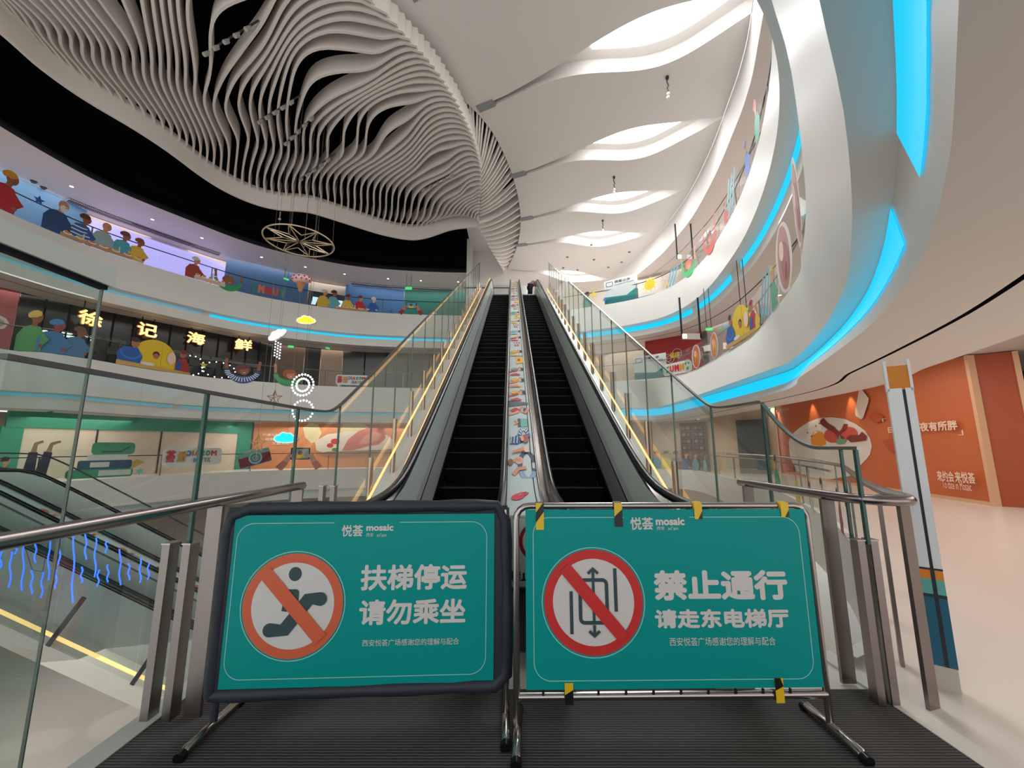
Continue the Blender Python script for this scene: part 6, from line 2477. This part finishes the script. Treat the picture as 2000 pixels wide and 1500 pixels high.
rad = [0.14, 0.15, 0.165, 0.07, 0.10, 0.085, 0.07, 0.05, 0.035, 0.07, 0.05, 0.035, 0.095, 0.07, 0.05, 0.04, 0.095, 0.07, 0.05, 0.04]
SKINM = M((200, 150, 126), 0.6, name='skin')
limb_body('body', vs, ed, rad, SKINM, t, 2)
# clothing: a looser shell over trunk and upper arms, trousers over the legs
limb_body('shirt', [vs[i] for i in (1, 0, 2, 3, 6, 7, 9, 10)], [(0, 1), (0, 2), (2, 3), (2, 4), (4, 5), (2, 6), (6, 7)], [0.168, 0.155, 0.185, 0.085, 0.088, 0.068, 0.088, 0.068], M((158, 126, 134), 0.8, name='mauve_cloth'), t, 2)
limb_body('trousers', [vs[i] for i in (0, 12, 13, 14, 16, 17, 18)], [(0, 1), (1, 2), (2, 3), (0, 4), (4, 5), (5, 6)], [0.16, 0.115, 0.088, 0.068, 0.115, 0.088, 0.068], M((28, 28, 34), 0.8, name='dark_cloth'), t, 2)
mb = MB()
mb.sphere(P3(0.535, -0.03, 1.135), 0.118, M((26, 20, 22), 0.7, name='dark_hair'), 12, 8, (1.1, 1.0, 0.95))
mb.build('hair', t)
mb = MB()
mb.sphere(P3(0.655, -0.03, 1.045), 0.018, SKINM, 8, 6)
mb.build('nose', t)
for k, b in enumerate((vs[8], vs[11])):
    for q in range(5):
        a = -0.5 + 0.25 * q
        L_ = (0.05, 0.07, 0.075, 0.07, 0.055)[q]
        mb = MB()
        bx_ = Vector(b) + Vector((0.02 + 0.0 * q, 0.018 * (q - 2), -0.03))
        mb.tube([bx_, bx_ + Vector((L_ * 0.7, 0.01 * (q - 2), -L_ * 0.5)), bx_ + Vector((L_, 0.01 * (q - 2), -L_))], [0.011, 0.010, 0.008], SKINM, 6)
        mb.build('finger', t)
for q in (vs[15], vs[19]):
    mb = MB()
    mb.sphere(Vector(q) + Vector((-0.03, 0, 0.01)), 0.06, M((34, 30, 30), 0.6, name='shoe'), 10, 6, (2.0, 0.8, 0.8))
    mb.build('shoe', t)

# rail and rounded white counter behind the escalator tops
t = thing('guard_rail', 'thin dark rail across the head of the left escalator', 'guard rail', (-1.2, 23.4, L2))
mb = MB()
mb.tube([(-3.0, 23.3, L2 + 1.45), (0.3, 23.3, L2 + 1.45)], 0.03, M((60, 58, 58), 0.4, 0.5, name='dark_rail2'), 6)
mb.build('handrail', t)
for x in (-2.9, -0.2, 0.25):
    mb = MB()
    mb.box((x - 0.02, 23.28, L2), (x + 0.02, 23.32, L2 + 1.45), STEELD)
    mb.build('post', t)
mb = MB()
pts = [Vector((-2.6, 26.0)), Vector((-0.6, 25.9)), Vector((0.7, 25.9)), Vector((1.1, 26.3)), Vector((0.9, 27.2))]
pts = smooth(pts, 8)
mb.slab([Vector((p.x, p.y, L2)) for p in pts], [Vector((p.x, p.y, L2 + 2.75)) for p in pts], Vector((0, 0.3, 0)), M((206, 204, 200), 0.6, name='white_screen'))
mb.build('screen_wall', label='rounded white screen wall behind the head of the escalators', cat='screen wall', loc=(0, 26, L2))

# ================================================================== escalator going down at the left
P1 = Vector((-10.77, 6.66, 0))
UD = Vector((0.977, 0.215, 0)).normalized()
ND = Vector((-0.215, 0.977, 0)).normalized()
SD = -0.573


def low(w, tt, v):
    z = -smax(0.0, -SD * tt, 0.15)
    z = max(z, -4.9)
    return P1 + UD * tt + ND * w + Vector((0, 0, z + v))


ts = [-9.0 + 18.5 * i / 90 for i in range(91)]


def low_line(w, v):
    return [low(w, q, v) for q in ts]


def low_escalator(w0, label):
    t = thing('escalator', label, 'escalator', tuple(low(w0 + 0.5, 0, 0)))
    a, b = w0 + 0.12, w0 + 0.98
    dt = 0.40
    mb = MB()
    q = 0.35
    A = [low(a, q, 0), low(b, q, 0), low(b, q + dt, 0), low(a, q + dt, 0)]
    z = A[0].z
    tp = [Vector((p.x, p.y, z)) for p in A]
    bt_ = [Vector((p.x, p.y, z - 0.4)) for p in A]
    mb.add(tp + bt_, [(0, 1, 2, 3), (7, 6, 5, 4), (0, 4, 5, 1), (1, 5, 6, 2), (2, 6, 7, 3), (3, 7, 4, 0)], STEPM)
    e1, e2 = tp[3], tp[2]
    mb.bar(e1 + Vector((0, 0, 0.002)), e2 + Vector((0, 0, 0.002)), 0.03, 0.006, STEPNOSE)
    st_ = mb.build('step', t)
    for i in range(1, 19):
        c = st_.copy()
        c.location = UD * dt * i + Vector((0, 0, SD * dt * i))
        COL.objects.link(c)
    for side, w in ((-1, a), (1, b)):
        mb = MB()
        mb.strip(low_line(w, -0.2), low_line(w + side * 0.02, 0.14), RUBBER)
        mb.strip(low_line(w + side * 0.02, 0.14), low_line(w + side * 0.06, 0.42), SKIRT)
        mb.build('skirt', t)
        mb = MB()
        mb.strip(low_line(w + side * 0.06, 0.42), low_line(w + side * 0.10, 0.92), PANEL)
        mb.build('balustrade_panel', t)
        mb = MB()
        mb.tube(low_line(w + side * 0.12, 0.97), 0.042, RUBBER, 8)
        mb.build('handrail', t)
    return t


e1 = low_escalator(0.42, 'lower escalator nearer the warm light strip, going down at the far side of the landing')
e2 = low_escalator(1.92, 'lower escalator beyond the printed white divider')
mb = MB()
mb.strip(low_line(0.02, -0.15), low_line(0.36, -0.05), M((178, 176, 170), 0.4, name='grey_cladding'))
mb.strip(low_line(0.36, -0.05), low_line(0.38, 0.90), M((150, 152, 150), 0.35, name='grey_cladding2'))
mb.strip(low_line(0.02, -0.15), low_line(0.04, -0.48), M((196, 190, 180), 0.4, name='grey_cladding3'))
mb.build('truss_cladding', e1)
mb = MB()
mb.strip(low_line(0.36, 0.91), low_line(0.47, 0.91), STEEL)
mb.build('deck', e1)
mb = MB()
mb.slab(low_line(0.03, -0.02), low_line(0.05, 0.035), Vector((0, 0, 0.01)), LEDM)
mb.build('light_strip', e1, 'warm light strip along the lower edge')
t = thing('divider_deck', 'pale printed deck between the two lower escalators', 'divider', tuple(low(1.85, 1, 0.9)))
mb = MB()
mb.slab(low_line(1.53, 0.92), low_line(1.89, 0.92), Vector((0, 0, -0.05)), DECK)
mb.build('deck', t)
rnd = random.Random(9)
for k in range(7):
    q = 1.5 + k * 0.75
    o_ = low(1.71, q, 0.925)
    upv = (o_ - low(1.71, q + 0.1, 0.925)).normalized()
    D = Draw(o_, ND, upv, 0.002)
    c = [(206, 150, 90), (176, 90, 70), (120, 150, 160), (214, 180, 110)][k % 4]
    D.li([(-0.12, -0.1), (-0.02, 0.02), (0.06, 0.0)], [0.04, 0.10, 0.06], c)
    D.el(0.10, 0.02, 0.04, 0.06, (226, 180, 150))
    D.el(0.0, 0.2, 0.07, 0.09, (196, 120, 80))
    D.mb.build('figure_print', t)
# its glass
t = thing('glass_balustrade', 'glass with flat posts along the warm strip of the lower escalator', 'glass balustrade', tuple(low(0, 1, 0)))
for k in range(8):
    q0, q1 = -2.2 + k * 1.30, -2.2 + (k + 1) * 1.30 - 0.02
    qs = [q0 + (q1 - q0) * i / 6 for i in range(7)]
    mb = MB()
    mb.slab([low(0.0, q, -0.1) for q in qs], [low(0.0, q, 1.62) for q in qs], ND * 0.014, GLASS_N, False)
    mb.build('pane', t)
    mb = MB()
    pb_ = low(-0.02, q1, -0.12)
    mb.bar(pb_, pb_ + (UD * (0.48 if q1 > 0 else 0.0) + Vector((0, 0, 0.86))) * 0.85, 0.03, 0.07, M((62, 60, 66), 0.35, 0.7, name='dark_post'))
    mb.build('post', t)
mb = MB()
mb.tube(low_line(0.007, 1.63), 0.014, M((70, 70, 72), 0.3, 0.7, name='glass_cap_dark'), 6)
mb.build('cap', t)
mb = MB()
mb.tube(low_line(3.25, 1.35), 0.018, M((40, 40, 44), 0.4, name='far_cap'), 6)
mb.strip(low_line(3.25, -0.1), low_line(3.25, 1.34), GLASS)
mb.build('far_screen', label='glass screen on the far side of the lower escalators', cat='glass screen', loc=tuple(low(3.25, 0, 0)))
# blue light strands hung along the glass
BLU = M((46, 96, 255), 0.5, emit=2.2, name='blue_strand')
SPX = ((3, 1068, 1110), (22, 1077, 1147), (32, 1063, 1082), (47, 1062, 1153), (70, 1057, 1100), (63, 1113, 1160), (97, 1050, 1133), (83, 1117, 1167), (117, 1053, 1103), (110, 1113, 1150), (145, 1043, 1177),
       (168, 1043, 1093), (160, 1107, 1138), (187, 1050, 1127), (192, 1113, 1145), (208, 1057, 1080), (211, 1103, 1137), (235, 1072, 1143), (252, 1100, 1133), (274, 1090, 1138), (290, 1098, 1132))
spl = Plane((P1 + ND * -0.25).xy, (P1 + ND * -0.25 + UD).xy)
tops = []
for k, (px, ya_, yb_) in enumerate(SPX):
    u, v1 = spl.uv(px, ya_)
    _, v0 = spl.uv(px, yb_)
    L_ = v1 - v0
    o_ = spl.at(u, v1)
    if yb_ - ya_ > 45:
        tops.append(o_)
    mb = MB()
    mb.tube([o_ + UD * (0.013 * sin(j * 0.8 + k) + 0.010 * j * L_) - Vector((0, 0, L_ * j / 12)) for j in range(13)], 0.011, BLU, 6)
    mb.build('light_strand', label='blue wavy light strand hanging over the lower escalator behind the glass', cat='light strand', group='blue light strands over the lower escalator', loc=tuple(o_))
tops.sort(key=lambda p: p.x)
mb = MB()
mb.tube(tops, 0.004, BLACKISH, 4)
mb.build('strand_cable', label='thin dark cable carrying the blue light strands', cat='cable', loc=tuple(tops[0]))
for root, pxs in ((esc_r, ((1268, 958), (1280, 965), (1291, 972), (1304, 980))), (esc_l, ((747, 975), (757, 972), (768, 969), (779, 966)))):
    mb = MB()
    D = Draw((0, 0, 0), (1, 0, 0), Vector((0, 1, SL)), 0.002, mb)
    INK = M((40, 40, 44), 0.5, name='icon_ink')
    for k, (px, py) in enumerate(pxs):
        d = ray(px, py)
        q = (EYE + Y0 * SL + 0.27) / (d.y * SL - d.z)
        D.o = Vector((0, 0, EYE)) + d * q
        D.k = 1
        D.ring(0, 0, 0.052, 0.010, INK, 20)
        D.li([(-0.03, 0.03), (0.03, -0.03)], 0.008, INK)
        D.el(0, 0.012, 0.012, 0.014, INK, n=8)
        D.li([(0, 0.0), (0, -0.03)], 0.016, INK)
        D.li([(-0.03, -0.085), (0.03, -0.085)], 0.010, INK)
    mb.build('prohibition_icons', root)
